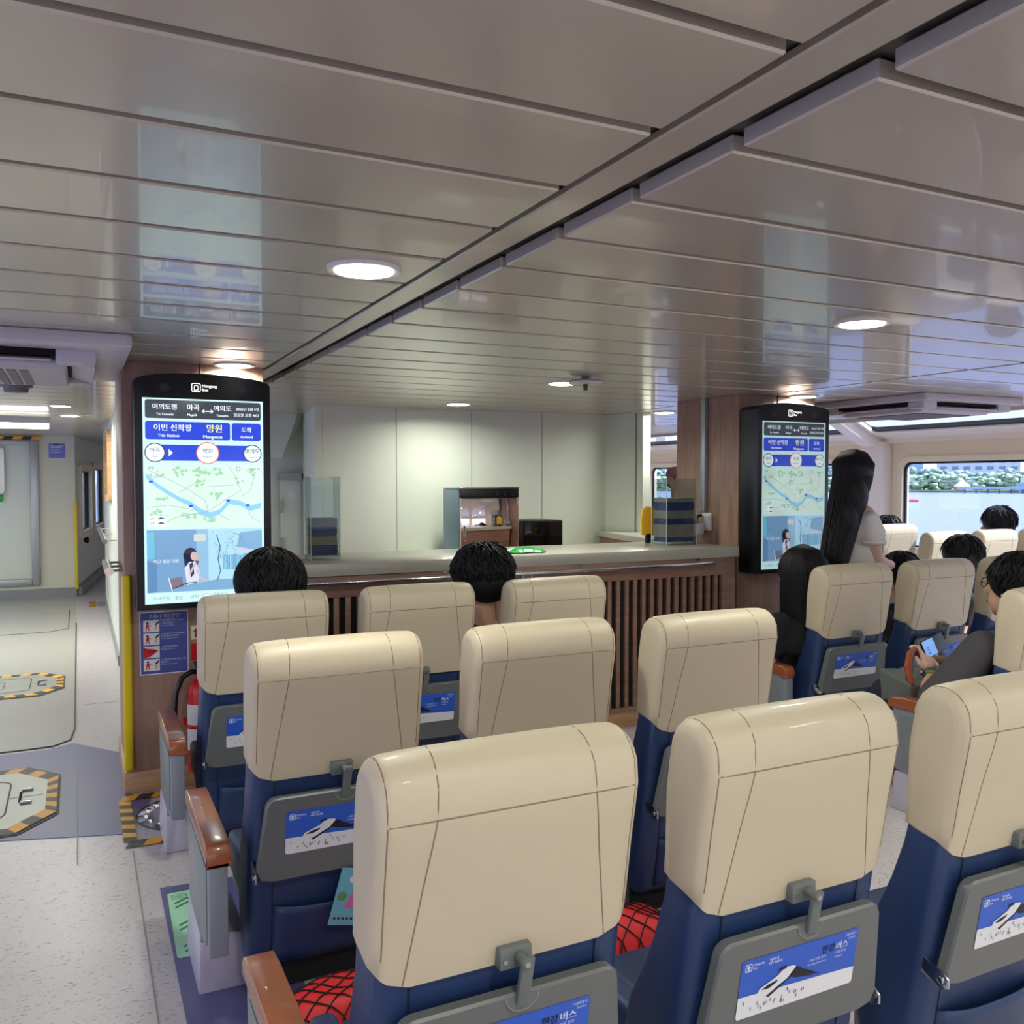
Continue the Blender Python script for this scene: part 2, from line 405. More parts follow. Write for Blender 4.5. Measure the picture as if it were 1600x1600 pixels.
# rear, port and front walls (unseen rear and port windows sized to let in fill daylight)
ops = [(0.8 + i * 2.9, 0.8 + i * 2.9 + 2.4, 0.75, 1.95) for i in range(4)]
struct(wall((XP, YR), (XS, YR), 0, 2.9, 0.1, ops), 'wall_rear', M['hull'])  # unseen large windows put in to brighten the seat backs
ops = [(0.4 + i * 2.0, 0.4 + i * 2.0 + 1.6, 0.25, 2.05) for i in range(9)]
struct(wall((-2.5, YR), (-2.5, 13.6), 0, 2.3, -0.1, ops), 'wall_port', M['hull'])  # unseen wall set close in, tall windows added to brighten the aisle floor
struct(wall((0.5, YF), (XS, YF), 0, 2.9, 0.1), 'wall_front', M['cream'])
# starboard hull side: windows, header, posts, slanted roof lights
sops = []
ywin = [(-4.9 + 2.8 * i + 0.02, -4.9 + 2.8 * i + 2.42) for i in range(8)]     # ... (5.72..8.12? ) see below
ywin = [(y0, y0 + 2.36) for y0 in (-5.46 + 2.8 * i + 0.62 for i in range(8))]
shift = 5.72 - ywin[3][0]
ywin = [(a + shift, b + shift) for a, b in ywin]
ywin = [q for q in ywin if q[0] > YR + .1 and q[1] < YF - .1]
sops = [(a - YR, b - YR, 0.72, 1.85) for a, b in ywin]
struct(wall((XS, YR), (XS, YF), 0, 2.08, -0.12, sops), 'wall_starboard', M['hull'])
gk = MB(); fr = MB(); gl = MB()
for i, (a, b) in enumerate(ywin):
    c = (XS - 0.005, (a + b) / 2, 1.285)
    g_ = MB(); ring_solid(g_, (XS - 0.012, c[1], c[2]), (0, 1, 0), (0, 0, 1), b - a + 0.10, 1.23, 0.17, 0.07, 0.05)
    wo = struct(g_, 'window_%d' % (i + 1), M['hull'], bevel=0.004)
    k_ = MB(); ring_solid(k_, (XS + 0.02, c[1], c[2]), (0, 1, 0), (0, 0, 1), b - a - 0.02, 1.11, 0.13, 0.035, 0.03); k_.build('window_gasket', M['black'], wo)
    q_ = MB().box(XS + 0.03, a, 0.72, XS + 0.034, b, 1.85); q_.build('window_pane', M['glass'], wo)
# header and slanted frame of the roof lights
sl = 0.48
def roofz(x): return 2.10 + (XS - x) * sl
hb = MB()
hb.prism([(XS + .12, 2.08), (XS - .10, 2.08), (XS - .10, 2.14), (XS - .30, 2.20), (XS - .30, 2.28), (XS + .12, 2.09)], 'y', YR, YF)
struct(hb, 'trim_1', M['hullw'])
tb = MB()
for yb in [8.42 + 2.8 * i for i in range(-5, 4)]:
    tb.prism([(XS - .02, 2.02), (XS - .34, 2.06), (7.2, roofz(7.2) - .18), (7.2, roofz(7.2) + .02), (XS, 2.12)], 'y', yb - .10, yb + .10)
    tb.box(XS - .2, yb - .17, 0, XS, yb + .17, 2.1)
struct(tb, 'trim_2', M['hullw'], bevel=0.02)
rb = MB(); 
for yb in [8.42 + 2.8 * i for i in range(-5, 4)]:
    ya, yc = yb + .1, yb + 2.7
    cx = (XS - .3 + 8.15) / 2; u = Vector((1, 0, -sl)).normalized()
    g_ = MB(); Lw = (XS - .3 - 8.15) / u.x
    ring_solid(g_, (cx, (ya + yc) / 2, roofz(cx)), u, (0, 1, 0), Lw, 2.6, 0.12, 0.04, 0.05)
    ro = struct(g_, 'window_%d' % (10 + round((yb - 8.42) / 2.8 + 5)), M['black'])
    q_ = MB(); q_.obox((cx, (ya + yc) / 2, roofz(cx)), u, (0, 1, 0), (-u.z, 0, u.x), Lw - .02, 2.58, 0.004); q_.build('window_pane', M['glass'], ro)
    ring_solid(rb, (cx, (ya + yc) / 2, roofz(cx) - .035), u, (0, 1, 0), Lw + .1, 2.62, 0.14, 0.07, 0.05)
struct(rb, 'trim_3', M['hullw'], bevel=0.006)
# upper roof lining between roof lights and the panel ceiling
rl = MB().prism([(8.16, roofz(8.16)), (6.9, 2.88), (6.9, 2.95), (8.16, roofz(8.16) + .05)], 'y', YR, YF)
rl.prism([(6.88, 2.17), (6.92, 2.17), (6.92, 2.95), (6.88, 2.95)], 'y', YR, YF)
struct(rl, 'ceiling_roof_lining', M['hullw'])

# door wall at the front of the port aisle
dw = wall((-2.6, 13.6), (-0.04, 13.6), 0, 2.25, 0.1, [(0.6, 2.08, 0.2, 2.12)])
struct(dw, 'wall_front_port', M['cream'])
d = MB().box(-2.0, 13.66, 0.2, -0.55, 13.70, 2.12)
dd = wall((-2.0, 13.64), (-0.52, 13.64), 0.2, 2.12, 0.04, [(0.55, 1.08, 1.45, 2.0)])
do = struct(dd, 'door_1', M['white'])
f_ = MB(); f_.box(-0.58, 13.55, 0.17, -0.48, 13.66, 2.14); f_.box(-2.1, 13.55, 0.17, -0.58, 13.66, 0.26); f_.box(-2.1, 13.55, 2.07, -0.58, 13.66, 2.14)
f_.build('door_frame', M['alu'], do, bevel=0.01)
f_ = MB(); ring_solid(f_, (-1.185, 13.62, 1.725), (1, 0, 0), (0, 0, 1), 0.60, 0.62, 0.05, 0.06, 0.05); f_.build('window_frame', M['steel'], do)
MB().box(-1.45, 13.655, 1.45, -0.92, 13.66, 2.0).build('door_pane', M['glass'], do)
struct(MB().box(-2.5, 13.55, 0, -0.04, 13.6, 0.12), 'baseboard_front', M['base_grey'])
# wall towards the bow with two windows
bw = wall((-0.04, 13.6), (0.62, 19.0), 0, 2.25, 0.08, [(0.35, 1.5, 0.85, 1.75), (1.9, 3.4, 0.85, 1.8)])
struct(bw, 'wall_bow_port', M['cream'])
bu = Vector((0.66, 5.4, 0)).normalized()
for i, (s0, s1, zz0, zz1) in enumerate(((0.35, 1.5, 0.85, 1.75), (1.9, 3.4, 0.85, 1.8))):
    c = Vector((-0.04, 13.6, 0)) + bu * (s0 + s1) / 2 + Vector((0, 0, (zz0 + zz1) / 2))
    g_ = MB(); ring_solid(g_, c, bu, (0, 0, 1), s1 - s0 + .16, zz1 - zz0 + .16, 0.06, 0.1, 0.10)
    wo = struct(g_, 'window_%d' % (21 + i), M['hull'])
    k_ = MB(); ring_solid(k_, c + Vector((-0.03, 0, 0)), bu, (0, 0, 1), s1 - s0, zz1 - zz0, 0.1, 0.04, 0.05); k_.build('window_gasket', M['black'], wo)
    q_ = MB(); q_.obox(c + Vector((-0.04, 0, 0)), bu, (0, 0, 1), bu.cross(Vector((0, 0, 1))), s1 - s0, zz1 - zz0, 0.004); q_.build('window_pane', M['glass'], wo)
b_ = MB(); b_.obox(Vector((-0.04, 13.6, 0.07)) + bu * 2.7 + Vector((0.03, 0, 0)), bu, (0, 0, 1), bu.cross(Vector((0, 0, 1))), 5.4, 0.12, 0.05)
struct(b_, 'baseboard_bow', M['base_grey'])

# wall block beside the aisle beyond the pillar
struct(MB().box(0.30, 8.28, 0, 0.40, 12.7, 2.25), 'wall_aisle', M['white'])
struct(MB().box(0.285, 8.27, 0, 0.41, 12.7, 0.09), 'baseboard_aisle', M['base_grey'])
t_ = MB(); ring_solid(t_, (0.285, 10.4, 1.74), (0, 1, 0), (0, 0, 1), 1.5, 0.72, 0.05, 0.07, 0.05)
struct(t_, 'trim_4', M['woodbase'])
# galley walls
struct(wall((0.4, 8.35), (1.95, 8.35), 0, 2.3, 0.08), 'wall_galley_left', M['white'])
gw = MB().box(1.762, 7.04, 0, 4.42, 7.10, 2.25)
gw.prism([(1.70, 7.04), (1.76, 7.04), (1.96, 8.4), (1.90, 8.4)], 'z', 0, 2.25)
gwo = struct(gw, 'wall_galley_back', M['white'])
sb = MB()
for xx in (2.38, 3.06, 3.75): sb.box(xx - .002, 7.037, 0, xx + .002, 7.04, 2.2)
sb.build('panel_joint', M['seamgrey'], gwo)
gs = MB().prism([(4.42, 7.10), (4.42, 7.04), (4.53, 6.59), (4.61, 6.59), (4.52, 7.10)], 'z', 0, 2.25)
gso = struct(gs, 'wall_galley_side', M['white'])
MB().box(4.505, 6.66, 0, 4.511, 6.68, 2.2).build('panel_joint', M['seamgrey'], gso)
# sloping casing in the corner
cs = MB().prism([(1.55, 8.30), (1.90, 8.30), (1.90, 7.9)], 'z', 1.78, 2.25)
cs = MB(); cs.add([(1.66, 8.3, 1.80), (1.95, 8.3, 2.25), (1.30, 8.3, 2.25), (1.30, 8.3, 1.80), (1.66, 8.12, 1.80), (1.82, 8.12, 2.25), (1.30, 8.12, 2.25), (1.30, 8.12, 1.80)], [(0, 1, 2, 3), (4, 5, 6, 7), (0, 1, 5, 4), (1, 2, 6, 5), (2, 3, 7, 6), (3, 0, 4, 7)])
struct(cs, 'trim_5', M['white'])
dd = MB().box(1.68, 8.26, 0, 1.86, 8.30, 1.60)
do = struct(dd, 'door_2', M['white'])
f_ = MB().box(1.86, 8.22, 0, 1.91, 8.34, 1.66); f_.box(1.66, 8.22, 1.60, 1.91, 8.34, 1.66); f_.build('door_frame', M['alu'], do)
f_ = MB().box(1.665, 8.24, 1.30, 1.69, 8.262, 1.42); f_.box(1.665, 8.24, 0.95, 1.69, 8.262, 1.07); f_.build('door_hinge', M['steel'], do)
f_ = MB().box(1.75, 8.252, 1.43, 1.80, 8.26, 1.50); f_.build('door_sign', M['pale'], do)

# pillars
def pillar(nm, x0, x1, y0, y1, kick):
    p = struct(MB().box(x0, y0, 0, x1, y1, 2.2), nm, M['woodpil'], bevel=0.004)
    if kick: struct(MB().box(x0 - .012, y0 - .015, 0, x1 + .012, y1 + .01, 0.11), 'baseboard_' + nm.split('_')[1], M['woodbase'], bevel=0.004)
    return p
pillar('pillar_port', 0.20, 0.90, 4.87, 5.60, True)
pillar('pillar_starboard', 4.15, 4.86, 4.87, 5.58, True)

# coloured floor inlays
def inlay(nm, pts, m_, z=0.003):
    return struct(MB().prism(pts, 'z', -0.01, z), nm, m_, smooth=False)
inlay('trim_6', [(-0.62, 4.56), (0.16, 4.31), (0.30, 4.72), (0.20, 4.87), (0.20, 5.62), (-0.05, 5.95), (-0.2, 5.87), (-1.6, 5.85), (-1.6, 4.50)], M['purple'])
inlay('trim_7', [(0.262, -1.0), (0.262, 3.67), (0.62, 3.64), (0.62, -1.0)], M['purple'])
inlay('trim_8', [(-1.6, 5.95), (-0.16, 5.93), (-0.055, 6.06), (-0.045, 6.3), (-0.045, 13.5), (-1.6, 13.5)], M['floor2'], 0.002)
l_ = MB(); l_.tube([(-1.6, 5.94, .002), (-0.3, 5.92, .002), (-0.16, 5.93, .002), (-0.07, 6.03, .002), (-0.045, 6.3, .002), (-0.045, 11.0, .002)], 0.006, 6)
l_.tube([(-1.6, 10.4, .002), (-0.3, 10.45, .002), (-0.12, 10.6, .002), (-0.12, 12.1, .002)], 0.005, 6)
struct(l_, 'trim_9', M['hatch_dark'])
l_ = MB(); l_.box(0.185, 0, 0, 0.19, 4.1, 0.001); l_.box(-0.02, 6.95, 0, 0.28, 6.96, 0.001); l_.box(-0.03, 4.05, 0.003, -0.026, 5.8, 0.0036); struct(l_, 'trim_10', M['seamgrey'])

# ================================================================== SEATS
CYC = [3.68, 2.52, 1.36]
def yrear(z): return max(0.0, (1.15 - z)) * 0.16
HEADP = [(yrear(.715), .715), (yrear(.80), .80), (yrear(.90), .90), (yrear(1.0), .98), (0.017, 1.02)]
for i in range(1, 9):
    a = PI - i * PI / 9
    HEADP.append((0.093 + 0.076 * math.cos(a), 1.042 + 0.078 * math.sin(a)))
HEADP += [(0.176, 1.01), (0.184, 0.96), (0.186, 0.90), (0.188, 0.82), (0.192, .745), (0.16, .715)]
def offset_loop(P, d):
    k = len(P); out_ = []
    cy = sum(p[0] for p in P) / k; cz = sum(p[1] for p in P) / k
    for i in range(k):
        a = Vector(P[i - 1]); b = Vector(P[i]); c = Vector(P[(i + 1) % k])
        n1 = Vector((-(b - a).y, (b - a).x)).normalized(); n2 = Vector((-(c - b).y, (c - b).x)).normalized()
        n_ = (n1 + n2); n_ = n_.normalized() if n_.length > 1e-6 else n1
        out_.append((P[i][0] - n_.x * d, P[i][1] - n_.y * d))
    return out_
def loft(P, W, rr=0.03, crown=0.006, warp=None):
    """P clockwise loop (y,z) seen from +x; lateral rounding by insetting towards the edges"""
    st = []
    for t in (1, .72, .45, .2, 0): st.append((-W / 2 + rr * (1 - t) * 0.55 if False else -W / 2 + rr * (1 - math.sin(math.acos(min(1, t)))) , rr * t * 0.9))
    xs = [(-W / 2 + rr * (1 - math.cos(a)), rr * (1 - math.sin(a))) for a in [PI / 2 * q / 5 for q in range(0, 6)]]
    mid = [(-W / 2 + rr + (W - 2 * rr) * q / 12, 0) for q in range(1, 12)]
    xs = xs + mid + [(-x, d) for x, d in reversed(xs)]
    vs = []; fs = []; k = len(P)
    sgn = 1
    A = sum(P[i][0] * P[(i + 1) % k][1] - P[(i + 1) % k][0] * P[i][1] for i in range(k))
    for (x, d) in xs:
        L = offset_loop(P, d if A < 0 else -d)
        for (yy, zz) in L:
            c = crown * (1 - (2 * x / W) ** 4)
            p = [x, yy - c * 0.3, zz + c * (1 if zz > .98 else 0)]
            if warp: p = warp(p)
            vs.append(p)
    n = len(xs)
    for i in range(n - 1):
        for j in range(k): fs.append((i * k + j, i * k + (j + 1) % k, (i + 1) * k + (j + 1) % k, (i + 1) * k + j))
    fs.append(tuple(range(k))); fs.append(tuple((n - 1) * k + j for j in reversed(range(k))))
    return vs, fs
W = 0.53
def headwarp(p):
    x, yy, zz = p
    if zz < .80:
        t = max(0, min(1, (abs(x) - .19) / .07)); zz += 0.035 * t * t * (1 - max(0, (zz - .715) / .085))
        if yy > .1: zz += 0.02 * (1 - max(0, (zz - .715) / .085))
    return [x, yy, zz]

def rear_pt(x, s):
    """point on the rear surface; s = height, or above 1.05 angle over the top"""
    c = 0.006 * (1 - (2 * x / W) ** 4)
    if s <= 1.05: return Vector((x, yrear(s) - c * .3 - .0008 if s <= 1.0 else 0.0205 - c * .3 + (1.05 - s) * .1, s))
    a = PI - (s - 1.05) * PI / 0.2
    return Vector((x, 0.093 + 0.0765 * math.cos(a) - c * .3, 1.072 + (0.0785) * math.sin(a) + c))

def armrest(parent, cx, outer, y0=0.0):
    pan = MB()
    if outer:
        pr = [(y0, 0.497), (y0, 0.215), (max(0.27, y0 + .02), 0.19), (0.30, 0.16), (0.52, 0.16), (0.60, 0.2), (0.62, 0.50)]
    else:
        pr = [(0.36, 0.50), (0.36, 0.38), (0.36, 0.30), (0.36, 0.12), (0.42, 0.12), (0.46, 0.3), (0.58, 0.42), (0.60, 0.50)]
    pan.prism(pr, 'x', cx - 0.027, cx + 0.027)
    a = pan.build('armrest', M['armgrey'], parent, bevel=0.006)
    pad = MB()
    top = [(-0.005, 0.492), (-0.008, 0.53), (0.004, 0.552), (0.03, 0.56), (0.55, 0.56), (0.62, 0.552), (0.645, 0.53), (0.645, 0.50), (0.60, 0.505), (0.06, 0.505), (0.04, 0.492)]
    top = [(max(p[0], y0 - .006), p[1] - .008) if i_ not in (2, 3) else (y0 + (.006 if i_ == 2 else .03), p[1] - .008) for i_, p in enumerate(top)]
    if y0 > .1: top = [(y0 - .006, .484), (y0 - .008, .522), (y0 + .004, .544), (y0 + .03, .552), (.55, .552), (.62, .544), (.645, .522), (.645, .492), (.60, .497), (y0 + .06, .497), (y0 + .04, .484)]
    if not outer: top = [(max(p[0], .35), p[1]) for p in top[2:-1]]
    pad.prism(top, 'x', cx - 0.034, cx + 0.034)
    pad.build('armrest_pad', M['armwood'], a, bevel=0.008, seg=3)
    if outer:
        ins = MB().prism([(y0 + .04, 0.47), (y0 + .04, 0.24), (0.28, 0.23), (0.56, 0.23), (0.58, 0.47)], 'x', cx - 0.031, cx - 0.026)
        ins.build('inset_panel', M['armgrey_dark'], a, bevel=0.003)
        ft = MB(); ft.add([(cx - .035, .29, 0), (cx + .12, .29, 0), (cx + .12, .62, 0), (cx - .035, .62, 0), (cx - .03, .30, .19), (cx + .11, .30, .17), (cx + .11, .6, .17), (cx - .03, .6, .19)],
                         [(0, 3, 2, 1), (4, 5, 6, 7), (0, 1, 5, 4), (1, 2, 6, 5), (2, 3, 7, 6), (3, 0, 4, 7)])
        ft.build('foot_plate', M['foot'], a, bevel=0.008)
    return a

def make_sticker(parent, zc, sl_):
    # printed advert on the folded tray
    n = Vector((0, -1, -0.16)).normalized(); up = Vector((0, -0.16, 1)).normalized()
    o = Vector((-0.165, yrear(.49) - 0.0445, .492)); D = Decal(o, (1, 0, 0), up)
    Wd, Hd = 0.325, 0.135
    B, Wt, K, P_ = M['stickerblue'], M['pale'], M['ink'], M['paper']
    D.rr(0, 0, Wd, Hd, 0.005, B, 0)
    D.poly([(0.005, 0), (Wd - .005, 0), (Wd, .005), (Wd, 0.040), (0, 0.052), (0, 0.005)], P_, 1)
    D.rring(0.010, 0.108, 0.028, 0.126, 0.004, 0.002, Wt, 1); D.disc(0.019, 0.118, 0.0042, Wt, 1, 12); D.rect(0.0155, 0.111, 0.0225, 0.1135, Wt, 1)
    D.text('Hangang', 0.031, 0.1185, 0.0085, Wt, 1); D.text('Bus', 0.031, 0.110, 0.0085, Wt, 1)
    D.text('SEOUL', 0.074, 0.1185, 0.009, Wt, 1, bold=.0003); D.text('MY SOUL', 0.074, 0.110, 0.009, Wt, 1, bold=.0003)
    D.text('한강', 0.222, 0.098, 0.020, K, 2, bold=.0006); D.text('버스', 0.262, 0.098, 0.020, Wt, 2, bold=.0006)
    D.text('서울특별시', 0.318, 0.122, 0.007, Wt, 1, align='r'); D.text('한강버스', 0.318, 0.113, 0.006, Wt, 1, align='r')
    D.text('USB 이용 안내', 0.188, 0.086, 0.008, Wt, 1); D.text('Boarding Information', 0.185, 0.077, 0.006, Wt, 1)
    D.text('이용 문의', 0.262, 0.086, 0.008, Wt, 1); D.text('Feedback', 0.262, 0.077, 0.006, Wt, 1)
    # boat drawing
    D.poly([(0.050, 0.050), (0.062, 0.046), (0.075, 0.040), (0.130, 0.066), (0.150, 0.088), (0.142, 0.092), (0.120, 0.094), (0.100, 0.078), (0.070, 0.066), (0.055, 0.060)], P_, 3)
    D.poly([(0.075, 0.038), (0.082, 0.034), (0.150, 0.072), (0.150, 0.082), (0.130, 0.064)], K, 4)
    D.poly([(0.060, 0.056), (0.080, 0.055), (0.100, 0.064), (0.103, 0.070), (0.075, 0.064)], K, 4)
    D.poly([(0.100, 0.088), (0.122, 0.090), (0.124, 0.096), (0.104, 0.094)], K, 4)
    D.poly([(0.140, 0.090), (0.160, 0.084), (0.205, 0.052), (0.150, 0.060), (0.135, 0.068)], K, 2)
    D.poly([(0.150, 0.084), (0.185, 0.070), (0.225, 0.050), (0.180, 0.060)], M['clothnavy'], 1)
    rs = random.Random(3)
    for i in range(24):
        x_ = rs.uniform(0.012, 0.18); z_ = rs.uniform(0.010, 0.038 if x_ < 0.06 or x_ > .13 else .024)
        D.rect(x_, z_, x_ + 0.0016, z_ + 0.0075, K, 5)
    return D.build('sticker', parent)

def make_seat(label, outer_left=False, right_arm=False, ay=0.08):
    t = thing('passenger_seat', label, 'seat', (0, 0, 0), 'beige and navy passenger seats')
    vs, fs = loft(HEADP, W, 0.032, 0.008, headwarp)
    h = MB().add(vs, fs).build('headrest', M['leather'], t, angle=60)
    from mathutils.bvhtree import BVHTree
    bv = BVHTree.FromPolygons([Vector(v) for v in vs], fs)
    def onrear(x, z):
        q = bv.ray_cast(Vector((x, -1, z)), Vector((0, 1, 0)))[0]; return (q or Vector((x, 0, z))) + Vector((0, .0002, 0))
    def ontop(x, a):
        c0 = Vector((x, .095, 1.03)); d_ = Vector((0, math.cos(a), math.sin(a))); q = bv.ray_cast(c0 + d_ * .5, -d_)[0]; return (q or c0) - d_ * .0003
    hx = W / 2 - 0.022
    sms = []
    sm = MB(); sm.tube([onrear(x, 1.022) for x in [-hx + 2 * hx * q / 16 for q in range(17)]], 0.0016, 5); sms.append(sm)
    for sg in (-1, 1):
        sm = MB()
        pts = [onrear(sg * (0.205 - 0.047 * ((s - .72) / .30)), s) for s in [.72 + .30 * q / 14 for q in range(15)]]
        pts += [ontop(sg * (0.158 - 0.010 * q / 10), PI - q / 10 * 1.9) for q in range(1, 11)]
        sm.tube(pts, 0.0015, 5); sms.append(sm)
        sm = MB()
        pts = [onrear(sg * (W / 2 - 0.020), s) for s in [.775 + .24 * q / 10 for q in range(11)]] + [ontop(sg * (W / 2 - 0.020), PI - q / 10 * 1.8) for q in range(1, 11)]
        sm.tube(pts, 0.0015, 5); sms.append(sm)
    for sm in sms[:-1]: sm.build('seam', M['seam'], h)
    sm = sms[-1]
    sm.build('seam', M['seam'], h)
    # navy body
    BP = [(yrear(.10) + .004, .12), (yrear(.2) + .004, .2), (yrear(.35) + .004, .35), (yrear(.5) + .004, .5), (yrear(.65) + .004, .65), (yrear(.78) + .006, .80), (0.18, .80), (0.20, .72), (0.235, .62), (0.28, .52), (0.325, .44), (0.35, .36), (0.35, .25), (0.32, .14), (0.28, .10), (0.20, .09)]
    vs, fs = loft(BP, W - 0.012, 0.035, 0.0)
    b = MB().add(vs, fs).build('backrest', M['navy'], t, angle=60)
    for sg in (-1, 1): s2 = MB(); s2.tube([(sg * .19, yrear(s) + .003, s) for s in (.12, .3, .5, .74)], 0.0014, 5); s2.build('seam', M['ink'], b)
    # pocket
    pk = MB(); 
    nx, nz = 12, 6
    vs = []; fs = []
    for j in range(nz + 1):
        for i in range(nx + 1):
            u = i / nx * 2 - 1; v = j / nz; z = .125 + .185 * v - 0.012 * (1 - u * u) * v
            vs.append((u * .186, yrear(z) + .006 - (0.010 + 0.016 * v) * (1 - u ** 4), z))
    nb = len(vs)
    for j in range(nz):
        for i in range(nx): a_ = j * (nx + 1) + i; fs.append((a_, a_ + 1, a_ + nx + 2, a_ + nx + 1))
    pk.add(vs, fs)
    ob = pk.build('seat_pocket', M['navy'], t); md = ob.modifiers.new('s', 'SOLIDIFY'); md.thickness = 0.005
    s3 = MB(); s3.tube([(u * .184, yrear(.287) + .004 - (0.010 + 0.0145) * (1 - u ** 4), 0.287 - .01 * (1 - u * u)) for u in [q / 6 - 1 for q in range(13)]], 0.0009, 4); s3.build('seam', M['seam_navy'], ob)
    # cushion and frame
    c = MB().box(-.195, .27, .30, .195, .57, .385); c.build('seat_cushion', M['leather_cushion'], t, bevel=0.03, seg=4)
    for sg in (-1, 1): MB().box(min(sg * .19, sg * .255), .25, .27, max(sg * .19, sg * .255), .58, .40).build('side_bolster', M['navy'], t, bevel=0.02, seg=3)
    MB().box(-.25, .22, .008, .25, .235, .13).build('under_seat_shade', M['blackmatte'], t)  # black sheet standing in for the dark shade under the seat
    fr_ = MB().box(-.24, .24, .22, .24, .58, .33); fr_.box(-.16, .30, 0, -.10, .42, .24); fr_.box(.10, .30, 0, .16, .42, .24)
    fr_.build('seat_frame', M['armgrey'], t, bevel=0.005)
    # tray, slightly trapezoid with rounded top corners
    def tp(x, z, dy): return (x, yrear(z) - dy, z)
    out2 = []
    for sg in (1, -1):
        cx_, cz_, r_ = sg * (.222 - .03), .672 - .03, .03
        arc = [(cx_ + sg * r_ * math.sin(a), cz_ + r_ * math.cos(a)) for a in [PI / 2 * q / 5 for q in range(6)]]
        out2 += (arc if sg == 1 else arc[::-1]) if sg == 1 else []
    right = [(.192 + .03 * math.sin(PI / 2 * q / 5), .642 + .03 * math.cos(PI / 2 * q / 5)) for q in range(6)] + [(.246, .452), (.246, .442), (.236, .418), (.20, .408)]
    outl = right + [(-x, z) for x, z in reversed(right)]
    kk = len(outl); vs = [tp(x, z, .016) for x, z in outl] + [tp(x * .985, (z - .54) * .97 + .54, .043) for x, z in outl]
    vs2 = vs[:kk] + [tp(x, z, .037) for x, z in outl] + [tp(x * .985, (z - .54) * .965 + .54, .043) for x, z in outl]
    fs = [tuple(range(kk))[::-1], tuple(range(2 * kk, 3 * kk))]
    for r_ in range(2):
        for i in range(kk): fs.append((r_ * kk + i, r_ * kk + (i + 1) % kk, (r_ + 1) * kk + (i + 1) % kk, (r_ + 1) * kk + i))
    ty = MB().add(vs2, fs).build('folding_tray', M['tray'], t, angle=25)
    make_sticker(ty, 0, 0)
    rc = MB(); rc.add([(0.012 + .034 * math.cos(a), yrear(.66) - .0438, .668 - .03 * math.sin(a)) for a in [PI * q / 10 for q in range(11)]], [tuple(range(11))]); rc.build('finger_recess', M['latch'], ty)
    rr_ = MB(); rr_.tube([(0.012 + .034 * math.cos(a), yrear(.66) - .0440, .668 - .03 * math.sin(a)) for a in [PI * q / 10 for q in range(11)]], 0.0012, 4); rr_.build('recess_rim', M['tray_edge'], ty)
    for sg in (-1, 1):
        br = MB()
        br.prism([(yrear(.45) - .03, .455), (yrear(.45) - .052, .44), (yrear(.45) - .052, .418), (yrear(.45) - .03, .408), (yrear(.45) + .08, .445), (yrear(.45) + .08, .475)], 'x', sg * .247, sg * .252)
        br.cyl((sg * .247, yrear(.43) - .036, .432), (sg * .257, yrear(.43) - .036, .432), .008, n=12)
        br.build('tray_hinge', M['chrome'], t, bevel=0.001)
    lt = MB(); lt.box(-.028, yrear(.735) - .022, .712, .038, yrear(.735) + .01, .752)
    lo = lt.build('tray_latch', M['latch'], t, bevel=0.004)
    lv = MB(); lv.add([(-.004, -.04, .74), (.024, -.04, .74), (.028, .045, .655), (.006, .045, .655), (-.004, -.018, .74), (.024, -.018, .74), (.028, .06, .655), (.006, .06, .655)], [(0, 1, 2, 3), (7, 6, 5, 4), (0, 4, 5, 1), (1, 5, 6, 2), (2, 6, 7, 3), (3, 7, 4, 0)])
    lv = MB(); lv.obox((.013, yrear(.70) - .047, .698), (1, 0, 0), (0.06, -.16, 1), (0, -1, -.16), .025, .092, .012); lv.cyl((.010, yrear(.735) - .02, .735), (.010, yrear(.735) - .058, .735), .010, n=12)
    lv.build('latch_lever', M['latch'], lo, bevel=0.004)
    for x in (-.017, .030): sc = MB(); sc.cyl((x, yrear(.73) - .0215, .728), (x, yrear(.73) - .0245, .728), .0045, n=10); sc.build('screw', M['steel'], lo)
    sc = MB(); sc.cyl((.010, yrear(.735) - .056, .735), (.010, yrear(.735) - .0595, .735), .0055, n=10); sc.build('screw', M['steel'], lo)
    armrest(t, -0.352, outer_left, ay if outer_left else 0)
    if right_arm: armrest(t, 0.352, False)
    return t

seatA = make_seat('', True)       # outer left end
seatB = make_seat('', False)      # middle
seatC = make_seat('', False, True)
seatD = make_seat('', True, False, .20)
spots = []
XL = [0.697, 1.385, 2.085]; XM = [3.93, 4.62, 5.32]; XR = [7.215, 7.915, 8.615]
YO = {(0, 0): 0.03, (0, 1): .03, (0, 2): .01, (1, 0): .03, (1, 1): .0, (1, 2): -.07, (2, 0): .01, (2, 1): -.03, (2, 2): -.06}
XO = {(1, 2): -.04, (2, 1): -.03, (2, 2): -.04}
lab = {
 (0, 0): 'seat right below the left screen with a smooth dark head above it', (0, 1): 'middle seat of the front left row, left of the tousled dark head', (0, 2): 'front row seat right of the tousled dark head, before the slatted counter',
 (1, 0): 'beige seat with a pink flyer in its pocket, in the second row', (1, 1): 'middle one of the three beige seats in the second left row', (1, 2): 'beige seat of the second row standing before the right end of the slats',
 (2, 0): 'nearest large beige seat beside the nearest wooden armrest', (2, 1): 'nearest large beige seat right of centre', (2, 2): 'nearest beige seat cut by the right edge of the picture'}
labm = {(0, 0): 'beige seat with a blue card below its tray, beside long black hair', (0, 1): 'beige seat right behind the raised phone', (0, 2): 'beige seat mostly hidden behind the neck of the person in charcoal',
        (1, 0): 'beige seat at the right edge that the person in charcoal sits in'}
first = {'A': seatA, 'B': seatB, 'C': seatC, 'D': seatD}; used = set(); SEATS = {}
def place(kind, x, yy, label):
    o = first[kind] if kind not in used else copy_tree(first[kind]); used.add(kind)
    o.location = (x, yy, 0); o['label'] = label; return o
